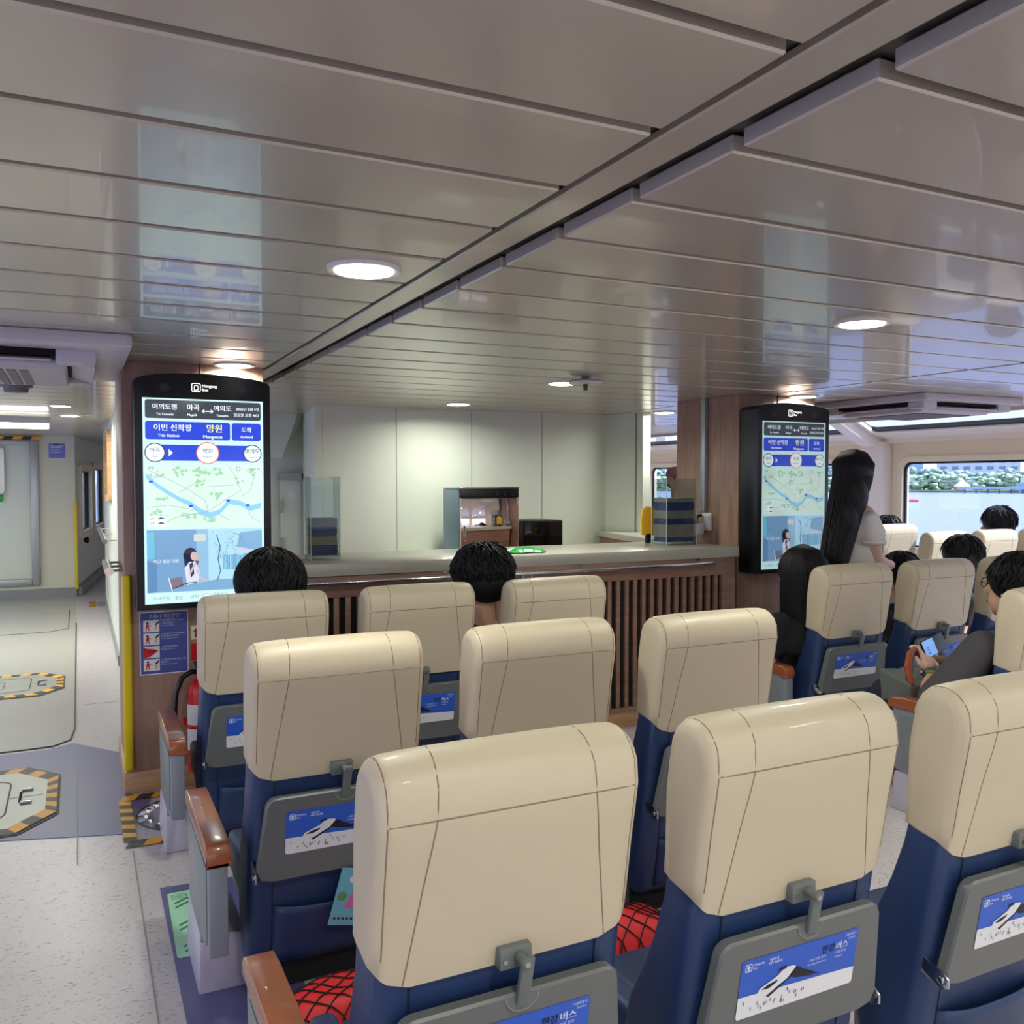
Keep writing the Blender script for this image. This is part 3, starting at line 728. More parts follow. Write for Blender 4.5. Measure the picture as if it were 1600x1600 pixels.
for r in range(3):
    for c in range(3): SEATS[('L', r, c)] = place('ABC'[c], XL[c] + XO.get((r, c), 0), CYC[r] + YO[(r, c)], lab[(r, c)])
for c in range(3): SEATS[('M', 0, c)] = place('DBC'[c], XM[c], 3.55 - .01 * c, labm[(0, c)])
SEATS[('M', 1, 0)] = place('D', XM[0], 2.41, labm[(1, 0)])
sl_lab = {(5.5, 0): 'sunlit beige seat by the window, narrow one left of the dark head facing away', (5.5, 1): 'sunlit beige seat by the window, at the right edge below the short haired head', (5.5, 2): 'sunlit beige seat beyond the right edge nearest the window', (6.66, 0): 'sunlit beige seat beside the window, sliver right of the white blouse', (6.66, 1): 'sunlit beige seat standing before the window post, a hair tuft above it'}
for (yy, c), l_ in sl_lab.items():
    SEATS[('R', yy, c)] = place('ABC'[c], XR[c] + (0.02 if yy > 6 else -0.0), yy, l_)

# ================================================================== COUNTER
ct = thing('service_counter', 'long wood panelled counter with vertical slats and a pale stone top', 'counter', (2.5, 4.8, 0))
m_ = MB().box(0.9, 4.80, 0.10, 4.03, 5.40, 1.07); m_.build('counter_body', M['woodctr'], ct)
m_ = MB().box(0.9, 4.79, 0, 4.14, 4.9, 0.105); m_.build('plinth', M['woodbase'], ct, bevel=0.003)
m_ = MB().box(0.9, 4.745, 1.075, 4.06, 5.43, 1.145); m_.build('counter_top', M['stone'], ct, bevel=0.004)
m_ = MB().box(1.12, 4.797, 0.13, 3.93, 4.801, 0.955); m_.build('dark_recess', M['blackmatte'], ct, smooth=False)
m_ = MB(); x = 1.12
while x < 3.90:
    m_.box(x, 4.772, 0.13, x + 0.028, 4.80, 0.955); x += 0.0655
m_.build('slat_panel', M['woodctr'], ct, bevel=0.002)
m_ = MB().box(0.9, 4.765, 0.955, 4.04, 4.80, 1.075); m_.box(3.93, 4.765, 0.10, 4.04, 4.80, 0.955); m_.box(0.9, 4.765, 0.10, 1.12, 4.80, 0.955); m_.box(1.12, 4.765, 0.105, 3.93, 4.80, 0.13)
m_.build('frame_panel', M['woodctr'], ct, bevel=0.002)
hr = thing('handrail', 'long chrome handrail running along the front of the counter', 'handrail', (2.4, 4.68, 1.045))
m_ = MB().tube([(0.95, 4.69, 1.045), (3.80, 4.69, 1.045)], 0.014, 14); m_.build('rail_tube', M['chrome'], hr)
for x in (1.02, 1.90, 2.80, 3.72):
    m_ = MB().tube([(x, 4.69, 1.045), (x, 4.71, 1.075), (x, 4.765, 1.075)], 0.005, 8); m_.cyl((x, 4.765, 1.075), (x, 4.755, 1.075), 0.012, n=12); m_.cyl((x - .02, 4.69, 1.045), (x + .02, 4.69, 1.045), 0.017, n=14)
    m_.build('rail_bracket', M['chrome'], hr)
o = thing('wall_socket', 'small framed white socket on the counter front above the middle seats', 'socket', (2.45, 4.76, .98))
MB().box(2.40, 4.755, .98, 2.47, 4.765, 1.035).build('socket_plate', M['paper'], o, bevel=.002)
MB().box(2.41, 4.752, .99, 2.46, 4.756, 1.025).build('socket_insert', M['base_grey'], o)
# galley back counter and side worktop
o = thing('back_counter', 'low counter along the white wall under the oven', 'counter', (3.1, 6.7, 0))
MB().box(2.3, 6.40, 0, 4.3, 7.03, 0.97).build('cabinet_body', M['woodctr'], o); MB().box(2.28, 6.37, 0.97, 4.32, 7.035, 1.0).build('worktop', M['stone'], o, bevel=.003)
o = thing('side_worktop', 'short pale worktop over wood behind the right end of the counter', 'worktop', (4.3, 6.3, 0))
MB().prism([(4.36, 7.02), (4.08, 5.72), (4.14, 5.70), (4.50, 6.58), (4.41, 7.02)], 'z', 0.0, 1.08).build('cabinet_body', M['woodctr'], o)
MB().prism([(4.33, 7.03), (4.05, 5.68), (4.14, 5.66), (4.52, 6.58), (4.42, 7.03)], 'z', 1.08, 1.13).build('worktop', M['stone'], o, bevel=.003)
# warming oven with mirror door
o = thing('warming_oven', 'tall countertop oven with a mirror door and blue grey sides', 'oven', (2.96, 6.6, 1.0))
MB().box(2.70, 6.47, 1.0, 3.22, 6.80, 1.53).build('oven_body', M['ovenblue'], o, bevel=.008)
MB().box(2.705, 6.44, 1.01, 3.22, 6.47, 1.455).build('oven_door', M['mirror'], o, bevel=.006)
p = MB().box(2.705, 6.445, 1.458, 3.22, 6.47, 1.53).build('control_panel', M['black'], o, bevel=.004)
d_ = MB(); 
for x in (3.02, 3.09, 3.16): d_.cyl((x, 6.446, 1.49), (x, 6.43, 1.49), .016, n=16)
d_.build('control_knob', M['black'], p)
MB().tube([(2.735, 6.44, 1.12), (2.735, 6.415, 1.13), (2.735, 6.415, 1.22), (2.735, 6.44, 1.23)], .008, 8).build('door_handle', M['chrome'], o)
MB().box(2.70, 6.44, 1.53, 3.225, 6.80, 1.545).build('top_plate', M['chrome'], o, bevel=.004)
o = thing('microwave_oven', 'black microwave oven beside the mirror door oven', 'microwave', (3.43, 6.6, 1.0))
MB().box(3.235, 6.47, 1.0, 3.64, 6.85, 1.265).build('microwave_body', M['black'], o, bevel=.008)
MB().box(3.28, 6.455, 1.02, 3.635, 6.47, 1.26).build('microwave_door', mat('dark_glass', (6, 6, 8), 0.1), o, bevel=.004)
MB().box(3.24, 6.455, 1.02, 3.275, 6.47, 1.26).build('control_panel', M['kiosk'], o, bevel=.003)
# brochure holders
def holder(x0, x1, y0, y1, z1, label, lv, seed):
    h = thing('brochure_holder', label, 'brochure holder', ((x0 + x1) / 2, (y0 + y1) / 2, 1.145), 'clear brochure holders on the counter')
    g = MB(); t = .004
    g.box(x0, y0, 1.145, x1, y0 + t, z1); g.box(x0, y1 - t, 1.145, x1, y1, z1); g.box(x0, y0, 1.145, x0 + t, y1, z1); g.box(x1 - t, y0, 1.145, x1, y1, z1)
    g.box(x0, y0, 1.165, x1, y1, 1.169)
    g.build('acrylic_case', M['acrylic'], h, smooth=False)
    e_ = MB()
    for xx in (x0, x1):
        for yy in (y0, y1): e_.box(xx - .001, yy - .001, 1.145, xx + .001, yy + .001, z1)
    e_.build('case_edge', M['pale'], h)
    return h
holder(1.175, 1.345, 4.98, 5.12, 1.62, 'clear brochure holder at the left end of the counter, half full', 4, 1)
holder(3.65, 3.91, 5.02, 5.20, 1.61, 'clear brochure holder at the right end of the counter by the pillar', 8, 2)
def bundles(x0, x1, y0, y1, z0, seq, where):
    z = z0; n = 0
    for (h, mk, nm) in seq:
        j = random.uniform(-.004, .004)
        b = MB(); k_ = max(2, int(h / .012))
        for q in range(k_):
            jj = random.uniform(-.003, .003)
            b.box(x0 + .012 + jj + j, y0 + .012, z + h * q / k_, x1 - .012 + jj + j, y1 - .012, z + h * (q + .9) / k_)
        tag(b.build('brochure_bundle', M[mk]), '%s bundle of brochures, %s in the clear holder %s' % (nm, ['lowest', 'second from below', 'third from below', 'fourth from below', 'fifth from below', 'sixth from below', 'seventh from below', 'eighth from below'][n], where), 'brochures', 'brochure bundles in the clear holders')
        z += h + .001; n += 1
bundles(1.175, 1.345, 4.98, 5.12, 1.17, [(.058, 'boxblue', 'navy'), (.05, 'boxtan', 'tan'), (.052, 'boxblue', 'navy'), (.05, 'boxtan', 'tan')], 'at the left')
bundles(3.65, 3.91, 5.02, 5.20, 1.17, [(.03, 'boxblue', 'navy'), (.09, 'boxtan', 'tan'), (.04, 'boxblue', 'navy'), (.055, 'boxtan', 'tan'), (.055, 'boxblue', 'navy'), (.03, 'boxtan', 'tan')], 'at the right')
# snack bag, yellow card, remote, socket, conduit
b = MB(); nx, ny = 16, 6; vs = []; fs = []
for top in (1, 0):
    for j in range(ny + 1):
        for i in range(nx + 1):
            u, v = i / nx * 2 - 1, j / ny * 2 - 1; f = (1 - u ** 4) * (1 - v ** 4)
            zz = 1.147 + (0.030 * f * (1 + .12 * math.sin(9 * u)) + .004 if top else 0) + .012 * max(0, abs(u) - .7)
            vs.append((2.50 + u * .13, 4.93 + v * .06 + .01 * math.sin(6 * u), zz))
N_ = (nx + 1) * (ny + 1)
for j in range(ny):
    for i in range(nx):
        a = j * (nx + 1) + i; fs += [(a, a + 1, a + nx + 2, a + nx + 1), (N_ + a + nx + 1, N_ + a + nx + 2, N_ + a + 1, N_ + a)]
b.add(vs, fs)
sk = thing('snack_bag', 'green snack bag lying on the counter top', 'bag', (2.5, 4.93, 1.145)); b.build('bag_body', M['green'], sk)
D = Decal((2.47, 4.862, 1.156), (1, 0, .0), (0, .9, 1)); D.rr(0, 0, .06, .022, .006, M['paper']); D.build('bag_label', sk)
MB().box(2.365, 4.90, 1.146, 2.385, 4.96, 1.165).build('bag_corner', M['yelfan'], sk, bevel=.002)
o = thing('yellow_card', 'rounded yellow card standing beside the right brochure holder', 'card', (3.62, 5.3, 1.145))
MB().prism([(3.66, 1.20), (3.80, 1.20), (3.80, 1.36), (3.76, 1.40), (3.70, 1.41), (3.665, 1.38), (3.655, 1.30)], 'y', 5.33, 5.345).build('card_panel', M['yelfan'], o)
MB().box(3.70, 5.325, 1.145, 3.74, 5.35, 1.21).build('card_foot', M['black'], o)
o = thing('remote_control', 'white remote control standing at the right end of the counter', 'remote', (4.03, 5.22, 1.145))
MB().box(3.99, 5.20, 1.145, 4.035, 5.225, 1.32).build('remote_body', M['paper'], o, bevel=.006)
MB().box(3.998, 5.197, 1.27, 4.027, 5.20, 1.305).build('remote_display', M['latch'], o)
b = MB()
for r in range(5):
    for c in range(3): b.box(3.998 + c * .011, 5.197, 1.165 + r * .018, 4.005 + c * .011, 5.2, 1.173 + r * .018)
b.build('remote_button', M['base_grey'], o)
o = thing('power_outlet', 'white power outlet with a plugged adapter on the side of the right pillar', 'outlet', (4.15, 5.22, 1.25))
MB().box(4.135, 5.15, 1.23, 4.15, 5.25, 1.36).build('outlet_plate', M['paper'], o, bevel=.003)
MB().box(4.05, 5.22, 1.20, 4.135, 5.29, 1.28).build('plug_adapter', M['paper'], o, bevel=.006)
MB().tube([(4.13, 5.25, 1.34), (4.10, 5.26, 1.33), (4.095, 5.26, 1.29), (4.11, 5.25, 1.24)], .011, 8).build('plug_cord', M['black'], o)
o = thing('cable_conduit', 'vertical grey cable conduit on the side of the right pillar', 'conduit', (4.14, 5.23, 1.37))
MB().box(4.115, 5.20, 1.37, 4.15, 5.25, 2.2).build('conduit_channel', M['alu'], o, bevel=.004)

# ================================================================== KIOSKS
def kiosk(x0, yf, label, st, seed):
    wk = 0.655; x1 = x0 + wk; cx = x0 + wk / 2
    k = thing('information_screen', label, 'screen', (cx, yf + .08, .955), 'wall mounted passenger information screens')
    prof = [(x0, .955), (x1, .955), (x1, 2.085)] + [(cx + (wk / 2) * math.cos(a), 2.085 + .05 * math.sin(a)) for a in [PI * q / 16 for q in range(1, 16)]] + [(x0, 2.085)]
    MB().prism(prof, 'y', yf, 4.868).build('screen_housing', M['kiosk'], k, bevel=.006)
    MB().tube([(cx, 4.85, 2.12), (cx, 4.85, 2.2)], .006, 6).build('power_cable', M['black'], k)
    C_ = (200, 236, 240); s = st
    Wd, Hd = 0.578, 1.02; ox = x0 + (wk - Wd) / 2
    bgm = scr((206, 244, 248), s); dk = scr((58, 66, 76), s * .9); bl = scr((28, 66, 214), s); wh = scr((240, 252, 255), s); tk = scr((60, 92, 110), s)
    D = Decal((ox, yf - .002, .985), (1, 0, 0), (0, 0, 1), .0006)
    U = lambda u: u * Wd
    V = lambda v: (1 - v) * Hd
    D.rect(0, 0, Wd, Hd, bgm, 0)
    D.rr(U(.02), V(.098), U(.98), V(.008), .012, dk, 1)
    D.text('여의도행', U(.08), V(.053), .032, wh, 2, bold=.0008); D.text('To Yeouido', U(.11), V(.083), .017, wh, 2, bold=.0005)
    D.text('마곡', U(.36), V(.053), .034, wh, 2, bold=.0008); D.text('Magok', U(.36), V(.083), .018, wh, 2, bold=.0005)
    D.text('여의도', U(.58), V(.053), .032, wh, 2, bold=.0008); D.text('Yeouido', U(.60), V(.083), .017, wh, 2, bold=.0005)
    yy = V(.058); D.line([(U(.49), yy), (U(.565), yy)], .005, wh, 2); D.poly([(U(.478), yy), (U(.50), yy + .012), (U(.50), yy - .012)], wh, 2); D.poly([(U(.578), yy), (U(.555), yy + .012), (U(.555), yy - .012)], wh, 2)
    D.text('2026년 8월 9일', U(.965), V(.048), .0185, wh, 2, 'r', .0005); D.text('일요일 오후 4:02', U(.965), V(.078), .0185, wh, 2, 'r', .0005)
    D.rr(U(.02), V(.200), U(.715), V(.112), .012, bl, 1); D.rr(U(.73), V(.200), U(.98), V(.112), .012, bl, 1)
    D.text('이번 선착장', U(.09), V(.155), .037, wh, 2, bold=.0009); D.text('This Station', U(.12), V(.187), .021, wh, 2, bold=.0006)
    ye = scr((250, 250, 150), s)
    D.text('망원', U(.52), V(.158), .044, ye, 2, bold=.0012); D.text('Mangwon', U(.49), V(.191), .024, wh, 2, bold=.0007)
    D.text('도착', U(.855), V(.155), .028, wh, 2, 'c', .0008); D.text('Arrived', U(.855), V(.187), .020, wh, 2, 'c', .0006)
    D.rect(U(.10), V(.303), U(.93), V(.225), bl, 1)
    for u, r_, t1, t2 in ((.095, .048, '마곡', 'Magok'), (.525, .056, '망원', 'Mangwon'), (.905, .046, '여의도', 'Yeouido')):
        D.disc(U(u), V(.264), r_, scr((240, 110, 90), s) if r_ > .05 else scr((20, 50, 90), s), 2); D.disc(U(u), V(.264), r_ - .005, wh, 3)
        D.text(t1, U(u), V(.262), .027, tk, 4, 'c', .0005); D.text(t2, U(u), V(.286), .012, tk, 4, 'c')
    D.poly([(U(.205), V(.246)), (U(.205), V(.282)), (U(.24), V(.264))], wh, 2)
    # map
    mb0 = scr((214, 240, 226), s); gr = scr((160, 214, 172), s); rv = scr((140, 206, 236), s); rd = scr((150, 176, 180), s); rd2 = scr((190, 214, 208), s)
    mz0, mz1 = V(.628), V(.325)
    D.rect(U(.02), mz0, U(.98), mz1, mb0, 1)
    rs = random.Random(5)
    for (u, v, q) in [(.30, .35, 9), (.47, .36, 12), (.63, .36, 10), (.44, .41, 8), (.60, .47, 8), (.10, .56, 8), (.55, .60, 9), (.90, .35, 6), (.16, .50, 5), (.35, .57, 6), (.78, .41, 4), (.12, .38, 4)]:
        for t_ in range(q):
            a_ = rs.uniform(0, 6.28); rr__ = rs.uniform(0, .04)
            px, py = U(u) + rr__ * math.cos(a_), V(v) + rr__ * .7 * math.sin(a_)
            py = max(mz0 + .014, min(mz1 - .014, py)); px = max(U(.03) + .014, min(U(.97) - .014, px))
            pts = [(px + rs.uniform(.004, .013) * math.cos(b_), py + rs.uniform(.004, .012) * math.sin(b_)) for b_ in [6.28 * z_ / 7 for z_ in range(7)]]
            D.poly(pts, gr, 2)
    rs = random.Random(9)
    for t_ in range(90):
        x_, y_ = rs.uniform(U(.03), U(.97)), rs.uniform(mz0 + .005, mz1 - .005); a_ = rs.choice([.5, .55, 2.1, 1.2, .1]) + rs.uniform(-.2, .2); L_ = rs.uniform(.02, .07)
        x2, y2 = x_ + L_ * math.cos(a_), y_ + L_ * math.sin(a_)
        if U(.02) < x2 < U(.98) and mz0 < y2 < mz1: D.line([(x_, y_), (x2, y2)], .0011, rd2, 3)
    riv = [(.02, .375, .02), (.10, .42, .02), (.20, .46, .018), (.30, .495, .018), (.38, .515, .02), (.46, .555, .026), (.54, .572, .024), (.62, .555, .02), (.70, .505, .022), (.80, .515, .02), (.88, .54, .022), (.975, .525, .022)]
    for (a_, b_) in zip(riv, riv[1:]):
        D.poly([(U(a_[0]), V(a_[1]) - a_[2] / 1.6), (U(b_[0]), V(b_[1]) - b_[2] / 1.6), (U(b_[0]), V(b_[1]) + b_[2] / 1.6), (U(a_[0]), V(a_[1]) + a_[2] / 1.6)], rv, 4)
    for ln in ([(.03, .345), (.22, .40), (.38, .45), (.50, .50), (.52, .545), (.44, .57), (.30, .56)], [(.28, .46), (.42, .41), (.50, .34)], [(.66, .50), (.80, .45), (.76, .38), (.70, .33)], [(.02, .53), (.2, .52), (.42, .545)], [(.52, .43), (.78, .42)], [(.84, .34), (.92, .38), (.88, .45), (.8, .48)], [(.18, .60), (.3, .57), (.5, .56), (.66, .50)], [(.84, .53), (.9, .59), (.97, .61)], [(.62, .57), (.7, .6)], [(.06, .41), (.12, .35)]):
        D.line([(U(a_), V(b_)) for a_, b_ in ln], .0022, rd, 5)
    for u, v in ((.06, .405), (.38, .525), (.69, .50), (.86, .525)): D.rr(U(u) - .009, V(v) - .005, U(u) + .009, V(v) + .006, .002, bl, 6)
    D.text('Hangang Bus', U(.97), V(.345), .012, tk, 6, 'r'); D.rring(U(.78) - .01, V(.35), U(.78) + .01, V(.332), .003, .002, tk, 6)
    D.ring(U(.05), V(.338), .006, .002, tk, 6); D.ring(U(.075), V(.338), .006, .002, tk, 6)
    D.rr(U(.035), V(.622), U(.17), V(.57), .003, wh, 6)
    for v, t_ in ((.588, '일반'), (.612, '급행')):
        D.text(t_, U(.045), V(v), .013, tk, 7); D.poly([(U(.10), V(v) + .001), (U(.155), V(v) + .001), (U(.165), V(v) + .006), (U(.13), V(v) + .012), (U(.12), V(v) + .006)], tk, 7)
    # cafe scene
    wl = scr((120, 164, 208), s * .95); wl2 = scr((150, 196, 230), s * .95); tb_ = scr((128, 176, 214), s * .95); bk = scr((40, 44, 70), s * .9); sk_ = scr((220, 190, 196), s * .9); br_ = scr((130, 140, 170), s * .9)
    D.rect(U(.02), V(.945), U(.98), V(.64), wl, 1)
    D.rect(U(.42), V(.945), U(.56), V(.64), wl2, 2); D.rect(U(.52), V(.90), U(.98), V(.64), scr((176, 222, 246), s), 3)
    D.rect(U(.08), V(.82), U(.09), V(.65), br_, 2); D.rect(U(.02), V(.78), U(.085), V(.65), scr((110, 190, 220), s), 2); D.poly([(U(.02), V(.945)), (U(.10), V(.945)), (U(.10), V(.80)), (U(.02), V(.79))], scr((96, 140, 186), s), 3)
    D.poly([(U(.76), V(.73)), (U(.98), V(.76)), (U(.98), V(.65)), (U(.79), V(.66))], scr((130, 176, 214), s), 4); D.poly([(U(.76), V(.73)), (U(.98), V(.76)), (U(.98), V(.775)), (U(.76), V(.75))], scr((206, 206, 226), s), 5)
    for i in range(26): D.rect(U(.64 + .0125 * i), V(.845), U(.648 + .0125 * i), V(.775 - .01 * rs.random()), scr(rs.choice([(96, 166, 206), (120, 190, 220), (84, 140, 190)]), s), 5)
    tr_ = scr((84, 116, 140), s)
    D.line([(U(.59), V(.90)), (U(.62), V(.85)), (U(.60), V(.79)), (U(.62), V(.73)), (U(.59), V(.67))], .005, tr_, 6)
    for i in range(26):
        x_, y_ = rs.uniform(.55, .80), rs.uniform(.65, .80); D.line([(U(x_), V(y_)), (U(x_ + rs.uniform(-.06, .06)), V(y_ + rs.uniform(-.03, .03)))], .0016, tr_, 6)
    D.poly([(U(.02), V(.945)), (U(.98), V(.945)), (U(.98), V(.90)), (U(.60), V(.89)), (U(.46), V(.905)), (U(.20), V(.935))], tb_, 6)
    D.rect(U(.40), V(.70), U(.50), V(.665), scr((210, 214, 210), s), 4); D.line([(U(.45), V(.70)), (U(.45), V(.84))], .0015, scr((180, 176, 170), s), 4)
    D.disc(U(.37), V(.765), .032, bk, 7, ry=.036); D.poly([(U(.31), V(.76)), (U(.40), V(.76)), (U(.39), V(.86)), (U(.33), V(.855))], bk, 7)
    D.disc(U(.40), V(.772), .017, sk_, 8, ry=.022); D.poly([(U(.32), V(.83)), (U(.36), V(.80)), (U(.41), V(.80)), (U(.45), V(.86)), (U(.43), V(.90)), (U(.34), V(.915))], scr((216, 222, 240), s), 8)
    D.poly([(U(.36), V(.81)), (U(.39), V(.80)), (U(.40), V(.86)), (U(.37), V(.88))], scr((60, 66, 100), s), 9)
    D.line([(U(.42), V(.84)), (U(.47), V(.895)), (U(.53), V(.893))], .009, sk_, 9); D.line([(U(.36), V(.86)), (U(.42), V(.80))], .010, sk_, 10)
    D.disc(U(.425), V(.785), .009, scr((220, 180, 130), s), 11); D.poly([(U(.41), V(.795)), (U(.44), V(.795)), (U(.425), V(.82))], scr((90, 80, 90), s), 11)
    D.poly([(U(.20), V(.88)), (U(.30), V(.87)), (U(.31), V(.92)), (U(.22), V(.93))], scr((130, 118, 130), s), 8); D.line([(U(.19), V(.875)), (U(.22), V(.94))], .004, wh, 9); D.line([(U(.22), V(.93)), (U(.33), V(.905)), (U(.42), V(.90))], .004, bk, 9)
    D.text('하고 싶은 대로', U(.07), V(.80), .020, wh, 7)
    ft = scr((120, 150, 160), s)
    D.text('미세먼지', U(.07), V(.982), .021, ft, 1); D.text('좋음', U(.24), V(.982), .021, ft, 1); D.text('날씨', U(.37), V(.98), .021, ft, 1); D.text('구름많음', U(.55), V(.977), .021, ft, 1); D.text('25.1', U(.75), V(.977), .021, ft, 1)
    for dx, r_ in ((0, .011), (.012, .014), (.026, .010)): D.disc(U(.48) + dx, V(.975), r_, tk, 1); D.disc(U(.48) + dx, V(.975), r_ - .0018, wh, 2)
    D.build('display_panel', k)
    # brand mark and speaker holes above
    L = Decal((cx - .06, yf - .002, 2.045), (1, 0, 0), (0, 0, 1)); wl_ = scr((250, 250, 250), 1.3)
    L.rring(0, -.004, .045, .041, .010, .004, wl_, 1); L.rring(.012, .004, .033, .030, .008, .003, wl_, 1); L.rect(.012, .004, .033, .008, wl_, 1)
    L.text('Hangang', .052, .021, .021, wl_, 1, bold=.0006); L.text('Bus', .052, .001, .021, wl_, 1, bold=.0006)
    L.build('brand_mark', k)
    G = Decal((cx, yf - .0015, 2.065), (1, 0, 0), (0, 0, 1))
    for sg in (-1, 1):
        for (a_, b_) in [(0, 0)] + [(math.cos(t), math.sin(t)) for t in [PI / 3 * q for q in range(6)]]: G.ring(sg * .185 + a_ * .0155, b_ * .0135 - .008, .0075, .0022, M['holes'], 1, 6)
    G.build('speaker_hole', k)
    return k
kiosk(0.248, 4.70, 'tall lit passenger screen on the left pillar, its whole frame in view', 1.0, 1)
kiosk(4.155, 4.68, 'tall passenger screen on the right pillar, partly hidden by long black hair', 0.55, 2)

# ================================================================== LEFT PILLAR ITEMS
o = thing('corner_guard', 'yellow foam corner guard on the left wooden pillar', 'corner guard', (0.21, 4.86, .12))
MB().box(0.188, 4.845, 0.12, 0.232, 4.885, 1.12).build('guard_strip', M['yellow'], o, bevel=.012, seg=3)
ps = thing('safety_poster', 'blue fire extinguisher instruction poster below the left screen', 'poster', (0.385, 4.868, .60))
D = Decal((0.268, 4.867, .60), (1, 0, 0), (0, 0, 1)); B_ = M['fire_blue']; Wh = M['paper']
D.rect(0, 0, .235, .325, Wh, 0); D.rect(.005, .005, .23, .32, B_, 1)
D.text('소화기 사용방법', .1175, .292, .022, Wh, 2, 'c', .0005); D.text('How to use fire extinguisher', .1175, .280, .009, Wh, 2, 'c')
for i in range(4):
    z0 = .020 + (3 - i) * .067
    D.rect(.018, z0, .095, z0 + .060, Wh, 2)
    rr2 = M['red']
    if i != 2:
        D.disc(.038, z0 + .046, .006, M['ink'], 3, 10); D.poly([(.032, z0 + .040), (.044, z0 + .040), (.046, z0 + .022), (.030, z0 + .022)], rr2, 3)
        D.line([(.034, z0 + .023), (.030, z0 + .006)], .005, rr2, 3); D.line([(.042, z0 + .023), (.046, z0 + .006)], .005, rr2, 3); D.line([(.044, z0 + .036), (.058, z0 + .030)], .003, rr2, 3)
        D.poly([(.072, z0 + .012), (.082, z0 + .008), (.084, z0 + .036), (.076, z0 + .036)], M['skin'], 3); D.poly([(.070, z0 + .036), (.092, z0 + .056), (.092, z0 + .044), (.082, z0 + .034)], M['ink'], 3)
    else:
        D.poly([(.018, z0), (.050, z0 + .006), (.090, z0 + .036), (.070, z0 + .044), (.030, z0 + .050), (.018, z0 + .058)], rr2, 3); D.line([(.040, z0 + .03), (.070, z0 + .034)], .004, M['ink'], 4)
    t1 = ['1. 화재 발생 시 소화기를 불이', '2. 바람을 등지고 안전핀을 뽑고', '3. 손잡이를 움켜쥔다', '4. 소화기를 좌우로 쓸듯이 뿌려'][i]
    t2 = ['난 곳으로 옮긴다', '호스를 불쪽으로 향한다', 'Squeeze the lever', '불을 끈다'][i]
    D.text(t1, .101, z0 + .050, .0095, Wh, 2); D.text(t2, .101, z0 + .038, .0095, Wh, 2)
    D.text('Carry the extinguisher', .101, z0 + .027, .0075, Wh, 2) if i == 0 else None
    D.text('Point the nozzle at the fire', .101, z0 + .027, .0075, Wh, 2) if i in (1, 3) else None
D.build('poster_sheet', ps)
o = thing('extinguisher_sign', 'pale sign with a red fire extinguisher symbol behind the first seat', 'sign', (.56, 4.868, .76))
D = Decal((0.515, 4.867, .765), (1, 0, 0), (0, 0, 1)); D.rect(0, 0, .1, .075, mat('sign_cream', (226, 230, 200), .5)); D.rring(.002, .002, .098, .073, .002, .0012, M['latch'], 1); D.poly([(.02, .01), (.035, .01), (.035, .05), (.027, .058), (.02, .05)], M['red'], 1); D.line([(.027, .058), (.012, .04)], .004, M['ink'], 1); D.text('소화기', .045, .03, .016, M['red'], 1); D.build('sign_plate', o)
o = thing('fire_extinguisher', 'red fire extinguisher with a black hose at the foot of the left pillar', 'fire extinguisher', (.545, 4.76, .11))
MB().lathe((.545, 4.76, .11), [(.0, 0), (.058, 0), (.062, .015), (.062, .40), (.056, .435), (.035, .465), (.018, .475), (.018, .50)], 24).build('cylinder', M['red'], o)
MB().lathe((.545, 4.76, .22), [(.0625, 0), (.0628, .002), (.0628, .235), (.0625, .237)], 24).build('paper_label', M['paper'], o)
MB().box(.525, 4.72, .605, .565, 4.80, .64).build('valve', M['steel'], o, bevel=.005)
MB().box(.52, 4.66, .645, .57, 4.83, .66).build('lever', M['black'], o, bevel=.004)
MB().tube([(.53, 4.74, .62), (.50, 4.73, .625), (.455, 4.72, .60), (.425, 4.71, .53), (.418, 4.70, .44), (.42, 4.70, .33), (.44, 4.70, .24)], .013, 10).build('hose', M['black'], o)
b = MB(); ring_ = [(.545 + .066 * math.cos(a), 4.76 + .066 * math.sin(a), .345) for a in [2 * PI * q / 24 for q in range(24)]]; b.tube(ring_, .010, 6, closed=True); b.box(.47, 4.80, .33, .62, 4.87, .36); b.build('bracket', M['red'], o)
MB().box(.515, 4.860, .66, .60, 4.868, .745).build('wall_plate', M['red'], o)

# aisle handrails and other corridor things
def rail(p0, p1, wallx, label):
    o = thing('handrail', label, 'handrail', p0)
    p0 = Vector(p0); p1 = Vector(p1)
    MB().tube([p0, p1], .022, 14).build('rail_tube', M['chrome'], o)
    for t in (.06, .5, .94):
        p = p0.lerp(p1, t); MB().tube([p, (wallx, p.y, p.z)], .007, 8).build('rail_bracket', M['steel'], o)
rail((.20, 8.5, 1.06), (.20, 10.9, 1.06), .30, 'steel handrail along the white aisle wall, the farther of two')
rail((.135, 4.98, 1.13), (.135, 5.55, 1.13), .20, 'short steel handrail on the side of the left pillar')
tag(MB().box(-0.06, 13.52, 0.1, -0.02, 13.56, 1.3).build('corner_guard', M['yellow'], bevel=.008), 'far yellow guard strip at the corner of the door wall', 'corner guard')
o = thing('wall_notice', 'small blue notice on the door wall at the end of the aisle', 'notice', (-.26, 13.55, 1.93)); D = Decal((-.355, 13.595, 1.9), (1, 0, 0), (0, 0, 1), .001); D.rect(0, 0, .20, .20, mat('notice_blue', (116, 128, 214), .5))
for i in range(5): D.rect(.02, .16 - i * .022, .17 - .02 * (i % 3), .167 - i * .022, M['pale'], 1)
D.rect(.06, .178, .14, .19, M['ink'], 1); D.build('notice_sheet', o)
D = Decal((-1.10, 13.595, 1.33), (1, 0, 0), (0, 0, 1), .001); o = thing('exit_sign', 'green sign below the window of the aisle door', 'sign', (-1.0, 13.59, 1.33))
